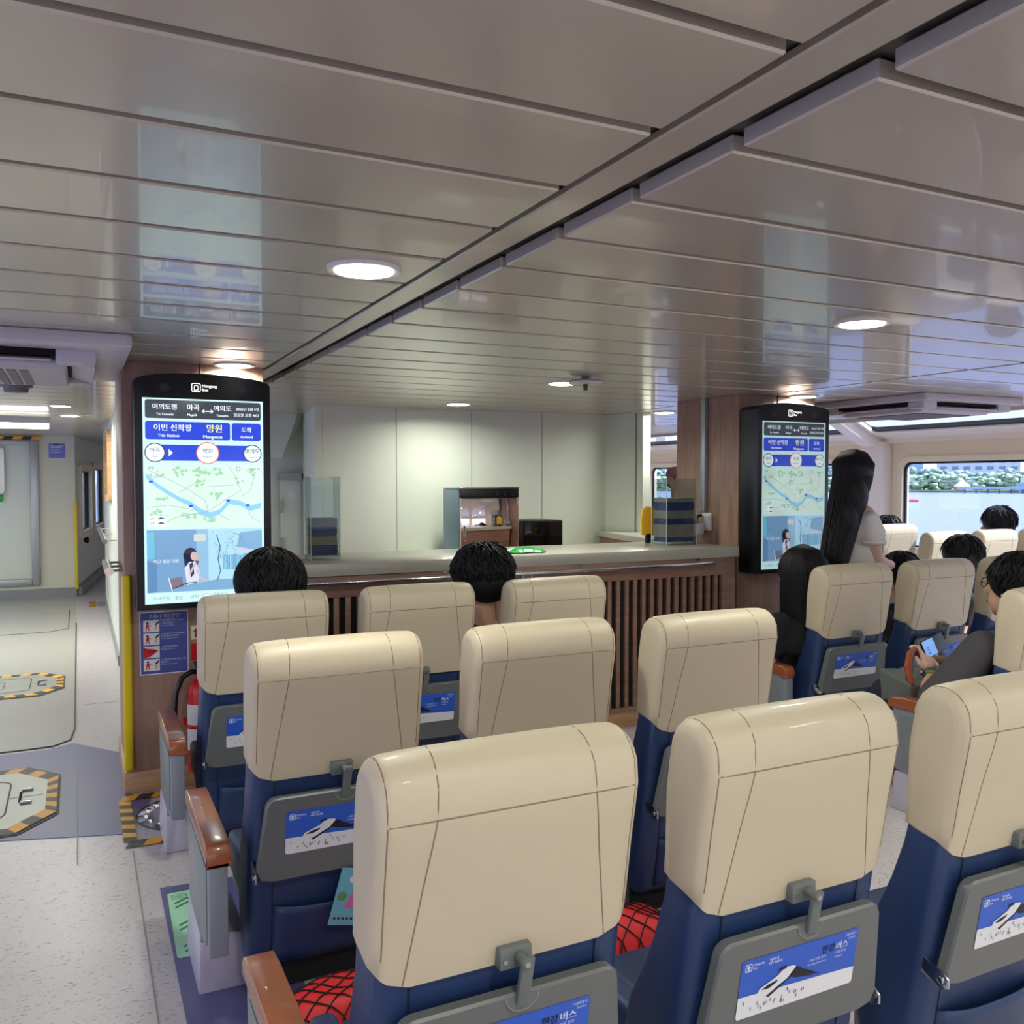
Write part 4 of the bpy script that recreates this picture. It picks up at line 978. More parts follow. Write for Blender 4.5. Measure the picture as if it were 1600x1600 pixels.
D.o = Vector((-1.05, 13.60, 1.31)); D.rect(0, 0, .14, .10, mat('sign_green', (20, 120, 60), .5, emit=.3)); D.poly([(.08, .03), (.12, .05), (.08, .07)], M['paper'], 1); D.rect(.03, .045, .09, .055, M['paper'], 1); D.build('sign_plate', o)
o = thing('striped_tape', 'yellow and black striped tape above the aisle door', 'tape', (-1.2, 13.55, 2.15)); D = Decal((-2.0, 13.545, 2.145), (1, 0, 0), (0, 0, 1), .001)
for i in range(14): D.poly([(i * .11, 0), (i * .11 + .11, 0), (i * .11 + .14, .04), (i * .11 + .03, .04)], M['tapey'] if i % 2 else M['tapek'], 0)
D.build('tape_strip', o)
o = thing('wall_socket', 'socket with a black plug under the aisle window', 'socket', (0.1, 14.3, .6))
MB().box(.04, 14.25, .55, .06, 14.4, .70).build('socket_plate', M['paper'], o, bevel=.002); MB().ell((.10, 14.45, .72), (.04, .05, .05)).build('plug', M['black'], o)

# ================================================================== CEILING THINGS
def downlight(x, yy, label, r=.082, power=11):
    o = thing('ceiling_light', label, 'ceiling light', (x, yy, 2.19), 'round ceiling downlights')
    b = MB(); n = 32
    b.lathe((x, yy, 2.19), [(r + .001, 0.002), (r + .02, 0.0), (r + .024, .010), (r + .0, .0101)], n); b.build('light_rim', M['lamprim'], o)
    MB().lathe((x, yy, 2.188), [(0.001, 0.0), (r, 0.001), (r, .010), (.001, .010)], n).build('light_diffuser', M['lamp'], o)
    ld = bpy.data.lights.new('downlight_lamp', 'AREA'); ld.shape = 'DISK'; ld.size = r * 2; ld.energy = power; ld.spread = 2.9; ld.color = (.98, 1.0, .88)
    lo = bpy.data.objects.new('downlight_lamp', ld); COL.objects.link(lo); lo.location = (0, 0, -.006); lo.parent = o
LX = [-1.2, .738, 2.69, 4.66]; LY = [-3.6, -1.6, .4, 2.46, 4.78, 6.45]
seen = {(.738, 2.46): 'bright round ceiling light nearest the camera, left of the wide joint', (.738, 4.78): 'round ceiling light just above the left screen', (2.69, 4.78): 'round ceiling light beside the ceiling detector', (2.69, 2.46): 'round ceiling light at the right with a long glare streak', (2.69, 6.45): 'round ceiling light before the white galley wall', (4.66, 4.78): 'round ceiling light just above the right screen', (4.66, 6.45): 'round ceiling light left of the right pillar near the far passage'}
for x in LX:
    for yy in LY:
        if (x, yy) in ((.738, 6.45),): continue
        if x == -1.2 and yy > 4: continue
        if (x, yy) in seen: downlight(x, yy, seen[(x, yy)])
        elif yy < 1 and x > 0:
            downlight(x, yy, 'round ceiling light behind the camera over the seats')
downlight(-.12, 8.0, 'round ceiling light over the aisle, the nearer of two', .07, 10)
downlight(-.06, 9.2, 'round ceiling light over the aisle, the farther of two', .07, 10)
o = thing('tube_fixture', 'bright fluorescent tube fixture over the aisle before the door', 'light fixture', (-.8, 9.7, 2.13))
MB().box(-1.5, 9.55, 2.14, -.24, 9.85, 2.2).build('fixture_tray', M['alu'], o); MB().box(-1.48, 9.56, 2.10, -.25, 9.84, 2.14).build('fixture_diffuser', M['tube'], o, bevel=.01)
ld = bpy.data.lights.new('tube_lamp', 'AREA'); ld.shape = 'RECTANGLE'; ld.size = 1.2; ld.size_y = .25; ld.energy = 26; ld.color = (1, 1, .9)
lo = bpy.data.objects.new('tube_lamp', ld); COL.objects.link(lo); lo.location = (0, 0, -.04); lo.parent = o
o = thing('ceiling_detector', 'round white detector on a short stem under the ceiling panels', 'detector', (2.677, 4.486, 2.15))
MB().lathe((2.677, 4.486, 2.16), [(.02, 0), (.095, .002), (.10, .012), (.09, .022), (.03, .03), (.02, .04)], 28).build('detector_disc', M['lamprim'], o)
MB().cyl((2.677, 4.486, 2.125), (2.677, 4.486, 2.162), .012, .016, 12).build('sensor_tip', M['black'], o)
o = thing('ceiling_speaker', 'small stepped white fitting hanging from the aisle ceiling', 'ceiling fitting', (-.31, 5.8, 2.1))
MB().lathe((-.31, 5.8, 2.10), [(.03, 0), (.06, .0), (.065, .025), (.085, .03), (.09, .08), (.08, .10)], 20).build('fitting_body', M['lilac2'], o)

def cassette(cx, cy, s, label, plate=None):
    o = thing('air_conditioner', label, 'air conditioner', (cx, cy, 2.1), 'ceiling cassette air conditioners')
    h = s / 2
    b = MB(); px0, py0, px1, py1 = plate or (cx - h, cy - h, cx + h, cy + h)
    ring_solid(b, ((px0 + px1) / 2, (py0 + py1) / 2, 2.175), (1, 0, 0), (0, 1, 0), px1 - px0, py1 - py0, .03, min(px1 - px0, py1 - py0) * .16, .05)
    b.build('outer_frame', M['lilac'], o, bevel=.008)
    MB().box(cx - h * .84, cy - h * .84, 2.128, cx + h * .84, cy + h * .84, 2.19).build('dark_gap', M['dark'], o)
    g = h * .60
    for dx, dy in ((0, -1), (0, 1), (-1, 0), (1, 0)):
        c = Vector((cx + dx * h * .80, cy + dy * h * .80, 2.118)); n = Vector((dx, dy, 0)); u = Vector((abs(dy), abs(dx), 0)); w2 = Vector((n.x, n.y, -.28)).normalized()
        q = MB(); q.obox(c, u, w2, u.cross(w2), h * 1.18, .10, .010); q.build('air_flap', M['lilac'], o, bevel=.003)
    q = MB()
    for dx in (-1, 1):
        for dy in (-1, 1): q = MB(); q.box(min(cx + dx * h * .62, cx + dx * h * .88), min(cy + dy * h * .62, cy + dy * h * .88), 2.10, max(cx + dx * h * .62, cx + dx * h * .88), max(cy + dy * h * .62, cy + dy * h * .88), 2.18); q.build('corner_cover', M['lilac'], o, bevel=.01)
    MB().box(cx - g * 1.15, cy - g * 1.15, 2.082, cx + g * 1.15, cy + g * 1.15, 2.13).build('center_panel', M['lilac'], o, bevel=.02, seg=3)
    b = MB(); k = int(2 * g * .9 / .05)
    for i in range(k): b.box(cx - g * .9 + i * .05, cy - g * .9, 2.076, cx - g * .9 + i * .05 + .034, cy + g * .9, 2.0825)
    b.build('grille', M['lilac2'], o)
    return o
cassette(-.45, 4.75, 1.20, 'ceiling air conditioner with an open flap over the left aisle', (-1.2, 3.98, .21, 5.45))
cassette(5.72, 4.72, 1.05, 'ceiling air conditioner at the right beside the roof windows')

# ================================================================== FLOOR THINGS
def hatch(cx, cy, sx, sy, label):
    o = thing('floor_hatch', label, 'floor hatch', (cx, cy, 0), 'striped floor hatches in the aisle')
    def octo(sx_, sy_, ch): return [(cx - sx_ + ch, cy - sy_), (cx + sx_ - ch, cy - sy_), (cx + sx_, cy - sy_ + ch * 1.3), (cx + sx_, cy + sy_ - ch * 1.3), (cx + sx_ - ch, cy + sy_), (cx - sx_ + ch, cy + sy_), (cx - sx_, cy + sy_ - ch * 1.3), (cx - sx_, cy - sy_ + ch * 1.3)]
    MB().prism(octo(sx + .012, sy + .02, .16), 'z', 0, .006).build('hatch_frame', M['hatch_dark'], o, smooth=False)
    MB().prism(octo(sx, sy, .16), 'z', .004, .010).build('hatch_cover', M['hatch'], o, smooth=False)
    D = Decal((0, 0, .0105), (1, 0, 0), (0, 1, 0), .0006)
    A, B2 = octo(sx, sy, .16), octo(sx - .05, sy - .07, .15); t_ = 0
    for i in range(8):
        a0, a1, b0, b1 = Vector(A[i]), Vector(A[(i + 1) % 8]), Vector(B2[i]), Vector(B2[(i + 1) % 8]); L_ = (a1 - a0).length; n = max(2, int(L_ / .07))
        for q in range(n):
            D.poly([tuple(a0.lerp(a1, q / n)), tuple(a0.lerp(a1, (q + 1) / n)), tuple(b0.lerp(b1, (q + 1) / n)), tuple(b0.lerp(b1, q / n))], M['tapey'] if t_ % 2 else M['tapek'], 0); t_ += 1
    D.build('striped_border', o)
    D = Decal((0, 0, .0115), (1, 0, 0), (0, 1, 0), .0006)
    D.rring(cx - sx * .55, cy - sy * .6, cx + sx * .5, cy + sy * .6, .08, .008, M['hatch_dark'], 0)
    D.rring(cx - sx * .3, cy - sy * .3, cx + sx * .1, cy + sy * .3, .02, .006, M['hatch_dark'], 0)
    D.line([(cx + sx * .5, cy), (cx + sx * .85, cy)], .005, M['hatch_dark'])
    D.build('embossed_line', o)
    for dy in (-.1, .1):
        MB().box(cx + sx * .62, cy + dy * 2 * sy - .012, .010, cx + sx * .74, cy + dy * 2 * sy + .012, .022).build('hatch_hinge', M['steel'], o, bevel=.003)
    MB().box(cx + sx * .60, cy - .08, .011, cx + sx * .63, cy + .08, .013).build('grip_slot', M['dark'], o)
hatch(-.55, 5.02, .43, .50, 'nearest striped floor hatch on the purple floor at the left edge')
hatch(-.58, 7.80, .45, .42, 'second striped floor hatch farther along the aisle')
o = thing('hatch_tape', 'small striped mark with metal fittings far along the aisle beside the white wall', 'floor marking', (.2, 12.5, 0)); D = Decal((.10, 12.25, .002), (1, 0, 0), (0, 1, 0))
for i in range(3): D.rect(0, i * .2, .08, i * .2 + .1, M['tapey'], 0); D.rect(0, i * .2 + .1, .08, i * .2 + .16, M['tapek'], 0)
D.disc(.14, .3, .055, M['hatch'], 1, ry=.25); D.build('tape_mark', o)
# round manhole with tape frame by the pillar
o = thing('tape_frame', 'square frame of yellow and black tape on the floor beside the pillar', 'floor tape', (.4, 4.45, 0)); D = Decal((0, 0, .0045), (1, 0, 0), (0, 1, 0))
x0, x1, y0, y1, tw = .155, .66, 4.13, 4.82, .055
def stripe_h(ya, yb, xa, xb, n, ph):
    for i in range(n):
        a = xa + (xb - xa) * i / n; b = xa + (xb - xa) * (i + 1) / n; sh = .03
        D.poly([(max(xa, a), ya), (b, ya), (min(xb, b + sh), yb), (min(xb, a + sh), yb)], M['tapey'] if (i + ph) % 2 else M['tapek'], i % 2)
stripe_h(y0, y0 + .075, x0, x1, 7, 0); stripe_h(y1 - .075, y1, x0, x1, 7, 1)
for i in range(10):
    a = y0 + .075 + (y1 - y0 - .15) * i / 10; b = a + (y1 - y0 - .15) / 10
    D.poly([(x0, a), (x0 + tw, max(y0, a - .02)), (x0 + tw, b - .02), (x0, b)], M['tapey'] if i % 2 else M['tapek'], i % 2 + 2)
D.build('tape_strip', o)
o = thing('manhole_cover', 'round bolted metal manhole cover inside the striped tape', 'manhole cover', (.44, 4.46, 0))
MB().lathe((.44, 4.46, 0), [(.001, 0), (.225, 0), (.225, .006), (.215, .010), (.001, .010)], 40).build('cover_plate', M['foot'], o)
b = MB(); b.tube([(.44 + .222 * math.cos(a), 4.46 + .222 * math.sin(a), .008) for a in [2 * PI * q / 40 for q in range(40)]], .006, 6, closed=True); b.build('cover_rim', M['hatch_dark'], o)
for q in range(16):
    a = 2 * PI * q / 16; c = (.44 + .175 * math.cos(a), 4.46 + .175 * math.sin(a)); b = MB(); b.cyl((c[0], c[1], .01), (c[0], c[1], .024), .016, .012, 6); b.obox((c[0] + .02 * math.cos(a), c[1] + .02 * math.sin(a), .014), (math.cos(a), math.sin(a), 0), (-math.sin(a), math.cos(a), 0), (0, 0, 1), .05, .018, .008)
    b.build('cover_bolt', M['chrome'], o)
o = thing('floor_arrow_sticker', 'pale green luminous arrow sticker on the purple floor behind the armrest', 'sticker', (.33, 3.3, 0)); D = Decal((0, 0, .0042), (1, 0, 0), (0, 1, 0), .0005)
D.poly([(.292, 3.60), (.282, 3.595), (.272, 3.10), (.280, 3.09), (.40, 3.09), (.42, 3.60)], M['glow'], 0)
for i, yy in enumerate((3.12, 3.28, 3.46)):
    for k_ in range(2):
        z_ = yy + k_ * .035; D.poly([(.30, z_), (.345, z_ + .03), (.39, z_), (.39, z_ + .014), (.345, z_ + .044), (.30, z_ + .014)], M['glowink'], 1)
D.rring(.295, 3.54, .35, .358 + 3.22, .003, .003, M['glowink'], 1); D.text('EXIT', .302, 3.552, .022, M['glowink'], 1)
D.build('sticker_sheet', o)

# life jackets in nets under the middle row
def jacket(cx, cy, label):
    o = thing('life_jacket_bundle', label, 'life jackets', (cx, cy, 0), 'red life jackets netted under the seats')
    b = MB(); nx, ny = 18, 10; vs = []; fs = []
    def zf(u, v): return .006 + .125 * ((1 - abs(u) ** 3.2) * (1 - abs(v) ** 3)) ** .6 * (1 + .10 * math.sin(7 * u) * math.cos(4 * v))
    for j in range(ny + 1):
        for i in range(nx + 1):
            u, v = i / nx * 2 - 1, j / ny * 2 - 1; vs.append((cx + u * .28, cy + v * .12, zf(u, v)))
    for j in range(ny):
        for i in range(nx): a = j * (nx + 1) + i; fs.append((a, a + 1, a + nx + 2, a + nx + 1))
    b.add(vs, fs); b.box(cx - .22, cy - .11, 0, cx + .22, cy + .11, .008); b.build('folded_jacket', M['redfab'], o)
    b = MB()
    for s in (-1, 1):
        for q in range(-9, 10):
            pts = []
            for t in range(13):
                v = t / 12 * 2 - 1; u = q / 4 + s * v * .6
                if abs(u) <= .98: pts.append((cx + u * .28, cy + v * .12, zf(u, v) + .003))
            if len(pts) > 2: b.tube(pts, .0022, 5)
    b.build('black_net', M['blackmatte'], o)
jacket(.72, 2.50, 'red life jackets under black net below the seat with the pink flyer')
jacket(1.58, 2.50, 'red life jackets under black net seen between the two nearest seats')
jacket(2.22, 2.42, 'red life jackets under black net below the third seat of the second row')

# flyers in the seat pockets
def flyer(cx, z0, yrow, w_, h_, tilt, nm, label, fn):
    o = thing('flyer', label, 'flyer', (cx, yrow + .07, z0))
    r = Vector((math.cos(tilt), 0, math.sin(tilt))); up = Vector((-math.sin(tilt), -.15, math.cos(tilt)))
    c = Vector((cx, yrow + yrear(z0) - .022, z0))
    D = Decal(c, r, up, .0004); fn(D, w_, h_); ob = D.build('flyer_sheet', o)
def f1(D, w_, h_):
    D.rect(0, 0, w_, h_, mat('flyer_sky', (110, 182, 206), .4)); pk_ = mat('flyer_pink', (214, 110, 170), .4); D.poly([(.25 * w_, .30 * h_), (w_, .28 * h_), (w_, .8 * h_), (.6 * w_, .82 * h_), (.35 * w_, .6 * h_)], pk_, 1)
    D.disc(.68 * w_, .38 * h_, .16 * w_, mat('flyer_palepink', (240, 190, 205), .4), 2); D.disc(.15 * w_, .5 * h_, .10 * w_, mat('flyer_green', (100, 150, 90), .4), 2); D.disc(.3 * w_, .8 * h_, .08 * w_, M['pale'], 2); D.rect(.5 * w_, .84 * h_, .75 * w_, .95 * h_, M['ink'], 2)
    for i in range(9): D.rect((.08 + .09 * i) * w_, .10 * h_, (.13 + .09 * i) * w_, .14 * h_, M['ink'], 2)
flyer(.665, .235, CYC[1], .15, .19, -.22, '', 'pale blue and pink flyer tucked in the pocket of the seat by the aisle', f1)
def f2(D, w_, h_): D.rect(0, 0, w_, h_, mat('card_blue', (78, 124, 160), .4)); D.rr(.12 * w_, .2 * h_, .42 * w_, .42 * h_, .002, M['pale'], 1); D.rect(.15 * w_, .48 * h_, .6 * w_, .52 * h_, M['pale'], 1)
flyer(3.83, .25, 3.55, .15, .16, .75, '', 'plain blue card sticking out of a seat pocket left of the bag', f2)
def f3(D, w_, h_): D.rect(0, 0, w_, h_, M['paper']); D.rect(.1 * w_, .7 * h_, .8 * w_, .8 * h_, M['inkgrey'], 1)
flyer(1.20, .26, CYC[0], .14, .16, -.25, '', 'pale grey leaflet in the pocket between the two left front seats', f3)

# ================================================================== PEOPLE
def blob(mb, name, m_, parent=None, voxel=.012, it=6, extra=None):
    me = bpy.data.meshes.new(name + '_src'); off = OFF.get(parent.name, Vector()) if parent is not None else Vector()
    me.from_pydata([tuple(v - off) for v in mb.v], [], mb.f)
    bm = bmesh.new(); bm.from_mesh(me); bmesh.ops.recalc_face_normals(bm, faces=bm.faces); bm.to_mesh(me); bm.free()
    o = bpy.data.objects.new(name, me); COL.objects.link(o)
    r = o.modifiers.new('r', 'REMESH'); r.mode = 'VOXEL'; r.voxel_size = voxel; r.use_smooth_shade = True
    s = o.modifiers.new('s', 'SMOOTH'); s.factor = .5; s.iterations = it
    dg = bpy.context.evaluated_depsgraph_get(); dg.update(); ev = o.evaluated_get(dg); nm = bpy.data.meshes.new_from_object(ev)
    o.modifiers.clear(); o.data = nm; bpy.data.meshes.remove(me)
    if extra:
        bm = bmesh.new(); bm.from_mesh(nm)
        base = len(bm.verts); vl = [bm.verts.new(tuple(Vector(v) - off)) for v in extra.v]
        for f in extra.f:
            try: bm.faces.new([vl[i] for i in f])
            except ValueError: pass
        bm.to_mesh(nm); bm.free()
    nm.materials.clear(); nm.materials.append(m_)
    for p in nm.polygons: p.use_smooth = True
    if parent is not None: o.parent = parent
    OFF[o.name] = off
    return o
class Fr:
    """local frame of a figure: x right, y forward, z up"""
    def __init__(s, o, yaw_, pitch_=0): s.o = Vector(o); s.m = Matrix.Rotation(yaw_, 3, 'Z') @ Matrix.Rotation(pitch_, 3, 'X')
    def __call__(s, x, y_, z): return s.o + s.m @ Vector((x, y_, z))
def head_blob(mb, F, k=1.0):
    mb.ell(F(0, 0, .02 * k), (.088 * k, .108 * k, .115 * k), 18, 12, F.m)
    mb.ell(F(0, .03 * k, -.055 * k), (.066 * k, .075 * k, .075 * k), 16, 10, F.m)
    mb.ell(F(0, .055 * k, -.105 * k), (.035 * k, .035 * k, .028 * k), 12, 8, F.m)
    mb.cap(F(0, .104 * k, .0), F(0, .125 * k, -.030 * k), .009 * k, .014 * k)
    mb.cap(F(-.022 * k, .098 * k, -.072 * k), F(.022 * k, .098 * k, -.072 * k), .008 * k, .008 * k)
    for s in (-1, 1): mb.ell(F(s * .090 * k, -.005 * k, -.015 * k), (.012 * k, .022 * k, .034 * k), 10, 8, F.m)
def face(F, parent, k=1.0, brow=True):
    e = MB()
    for s in (-1, 1): e.ell(F(s * .034 * k, .092 * k, .008 * k), (.014 * k, .012 * k, .008 * k), 10, 6, F.m)
    e.build('eye', M['ink'], parent)
    l = MB().ell(F(0, .106 * k, -.072 * k), (.024 * k, .008 * k, .007 * k), 10, 6, F.m); l.build('mouth', mat('lip', (186, 96, 96), .5), parent)
    if brow:
        b = MB()
        for s in (-1, 1): b.tube([F(s * .018 * k, .106 * k, .030 * k), F(s * .036 * k, .104 * k, .036 * k), F(s * .054 * k, .094 * k, .030 * k)], .003 * k, 6)
        b.build('eyebrow', M['hair'], parent)
def torso(mb, pelvis, chest, neckb, headc, shw, hipw=.15, rr_=(.13, .10), neck=True):
    """pelvis, chest, neck base, head centre are Vectors"""
def limb(mb, pts, rs):
    for (a, b), (r0, r1) in zip(zip(pts, pts[1:]), zip(rs, rs[1:])): mb.cap(a, b, r0, r1)
def hand(mb, wrist, palm_dir, nrm, k=1.0, curl=.6, side=1):
    d = Vector(palm_dir).normalized(); n = Vector(nrm).normalized(); s = d.cross(n).normalized() * side
    w_ = Vector(wrist); mb.obox(w_ + d * .048 * k, s, n, d, .078 * k, .026 * k, .085 * k)
    mb.ell(w_ + d * .05 * k, (.038 * k, .038 * k, .038 * k), 10, 8)
    L = [.072, .080, .075, .060]
    for i in range(4):
        b = w_ + d * .088 * k + s * (-.030 + .020 * i) * k; c1 = b + (d * math.cos(curl * .5) - n * math.sin(curl * .5)) * L[i] * .45 * k
        c2 = c1 + (d * math.cos(curl * 1.4) - n * math.sin(curl * 1.4)) * L[i] * .32 * k; c3 = c2 + (d * math.cos(curl * 2.2) - n * math.sin(curl * 2.2)) * L[i] * .26 * k
        mb.cap(b, c1, .0095 * k, .009 * k); mb.cap(c1, c2, .009 * k, .008 * k); mb.cap(c2, c3, .008 * k, .007 * k)
    b = w_ + d * .02 * k - s * .034 * k; c1 = b + (d * .7 - s * .6 - n * .25).normalized() * .038 * k; c2 = c1 + (d * .9 - s * .1 - n * .3).normalized() * .032 * k
    mb.cap(b, c1, .013 * k, .0105 * k); mb.cap(c1, c2, .0105 * k, .009 * k)

def short_hair(F, parent, k, m_, seed, w=1.0, low=-.06, fringe=True, fluff=.012, nst=260):
    mb = MB(); mb.ell(F(0, -.014 * k, .040 * k), (.106 * k * w, .118 * k, .112 * k), 20, 14, F.m)
    mb.ell(F(0, -.046 * k, -.005 * k), (.096 * k * w, .078 * k, .085 * k), 16, 10, F.m)
    rs = random.Random(seed); ex = MB()
    nst = int(nst * 1.6)
    for i in range(nst):
        th = math.acos(rs.uniform(-.35, 1)); ph = rs.uniform(0, 2 * PI)
        if th > 1.2 and math.sin(ph) > .15: continue
        L_ = rs.uniform(.35, .75); P3 = []; lift = rs.uniform(0, fluff * 9); dph = rs.uniform(-.35, .35)
        for q in range(5):
            t_ = q / 4; a_ = th + L_ * t_; b_ = ph + dph * t_; R_ = 1.0 + .02 + lift * t_ * t_
            if a_ > 2.2: break
            P3.append(F(math.sin(a_) * math.cos(b_) * .106 * k * w * R_, math.sin(a_) * math.sin(b_) * .118 * k * R_ - .014 * k, math.cos(a_) * .112 * k * R_ + .04 * k))
        if len(P3) > 2: ex.tube(P3, [.0042 * k] * (len(P3) - 2) + [.003 * k, .0006], 4)
    return blob(mb, 'hair', m_, parent, .010, 4, ex)

def long_hair(pathfn, n, seed, parent, m_, core, r0=.006):
    rs = random.Random(seed); ex = MB()
    for i in range(n):
        u = rs.uniform(-1, 1); v = rs.uniform(0, 1); ph = rs.uniform(0, 6.28); am = rs.uniform(.002, .007)
        pts = pathfn(u, v); pts = [p + Vector((math.sin(ph + q * 1.5), math.cos(ph + q * 1.3), 0)) * am * (q / len(pts)) for q, p in enumerate(pts)]
        ex.tube(pts, [r0] * (len(pts) - 2) + [r0 * .7, r0 * .12], 5)
    return blob(core, 'hair', m_, parent, .012, 4, ex)

def seated(name_label, cx, yseat, hz, shirt, hairfn, k=1.16, lean=(0, 0), headyaw=0, headpitch=0, neckskin=True, group=None, armlow=True):
    """person sitting in a row seat, hips on the cushion; returns root and head frame"""
    root = thing('person', name_label, 'person', (cx, yseat + .4, 0), group)
    hip = Vector((cx, yseat + .42, .50)); neck = Vector((cx + lean[0], yseat + .33 + lean[1], hz - .19)); head = Vector((cx + lean[0] * 1.15, yseat + .36 + lean[1] * 1.3, hz))
    mb = MB(); F = Fr(head, headyaw, headpitch); head_blob(mb, F, k)
    mb.cap(neck + Vector((0, 0, -.03)), head + Vector((0, -.02, -.05)), .058, .055)
    mb.ell(neck + Vector((0, 0, -.14)), (.19, .10, .13)); mb.ell(hip + Vector((0, -.03, .12)), (.16, .11, .16)); mb.ell(hip, (.17, .12, .10))
    sh = [neck + Vector((s * .19, 0, -.07)) for s in (-1, 1)]
    for s, S in zip((-1, 1), sh):
        el = S + Vector((s * .04, .06, -.26)); wr = Vector((cx + s * .10, yseat + .66, .56))
        limb(mb, [S, el, wr], [.052, .042, .028]); hand(mb, wr, (-s * .3, 1, -.1), (0, 0, 1), 1.0, .6, s)
        kn = Vector((cx + s * .11, yseat + .86, .50)); an = Vector((cx + s * .12, yseat + .88, .10)); limb(mb, [hip + Vector((s * .09, 0, 0)), kn, an], [.085, .06, .042]); mb.cap(an + Vector((0, -.03, -.05)), an + Vector((0, .14, -.06)), .04, .03)
    body = blob(mb, 'body', M['skin'], root, .014, 4)
    c = MB(); c.ell(neck + Vector((0, 0, -.15)), (.205, .118, .145)); c.ell(hip + Vector((0, -.03, .13)), (.178, .13, .20)); c.ell(hip + Vector((0, 0, -.01)), (.185, .135, .10))
    for s, S in zip((-1, 1), sh): el = S + Vector((s * .04, .06, -.26)); c.cap(S, S.lerp(el, .6), .070, .062)
    blob(c, 'shirt', shirt, root, .014, 5)
    t_ = MB()
    for s in (-1, 1): kn = Vector((cx + s * .11, yseat + .86, .50)); an = Vector((cx + s * .12, yseat + .88, .10)); limb(t_, [hip + Vector((s * .09, 0, 0)), kn, an], [.10, .075, .058])
    t_.ell(hip, (.19, .14, .105)); blob(t_, 'trousers', M['clothnavy'], root, .014, 4)
    hairfn(F, root, k); return root, F, k

seated('person with smooth black hair seated before the left screen', .79, CYC[0], 1.10, M['clothblack'], lambda F, r, k: short_hair(F, r, k * 1.12, M['hair'], 3, 1.12, nst=320, fluff=.001), lean=(-.02, 0))
seated('person with tousled black hair bent forward between two seats', 1.815, CYC[0], 1.09, M['clothblack'], lambda F, r, k: short_hair(F, r, k * 1.12, M['hair'], 5, 1.12, nst=380), lean=(.0, 0), headpitch=-.25)

# woman with long black hair leaning to the aisle
def hair_long_seated(F, r, k):
    core = MB(); core.ell(F(0, -.012, .04), (.117 * k, .127 * k, .127 * k), 24, 16, F.m); core.ell(F(0, -.07, -.10), (.115 * k, .08 * k, .16 * k)); core.ell(F(0, -.09, -.25), (.105 * k, .065 * k, .18 * k)); core.ell(F(.0, -.09, -.38), (.08 * k, .05 * k, .12 * k))
    def path(u, v):
        a = u * 2.2 - PI / 2; P = []
        for q in range(9):
            t = q / 8
            if t < .3: th = .1 + t / .3 * 1.35; P.append(F(.122 * k * math.sin(th) * math.cos(a), .13 * k * math.sin(th) * math.sin(a) - .012, .128 * k * math.cos(th) + .04))
            else:
                s_ = (t - .3) / .7; P.append(F((.125 - .02 * s_) * k * math.cos(a), (.13 - .0 * s_) * k * math.sin(a) * .9 - .02, .05 - s_ * (.40 + .12 * v) * k))
        return P
    long_hair(path, 300, 11, r, M['hair'], core)
root, F, k = seated('seated person in black with long wavy black hair beside the right screen', 3.80, 3.52, 1.04, M['clothblack'], hair_long_seated, k=1.12, lean=(-.02, 0), headyaw=.2)

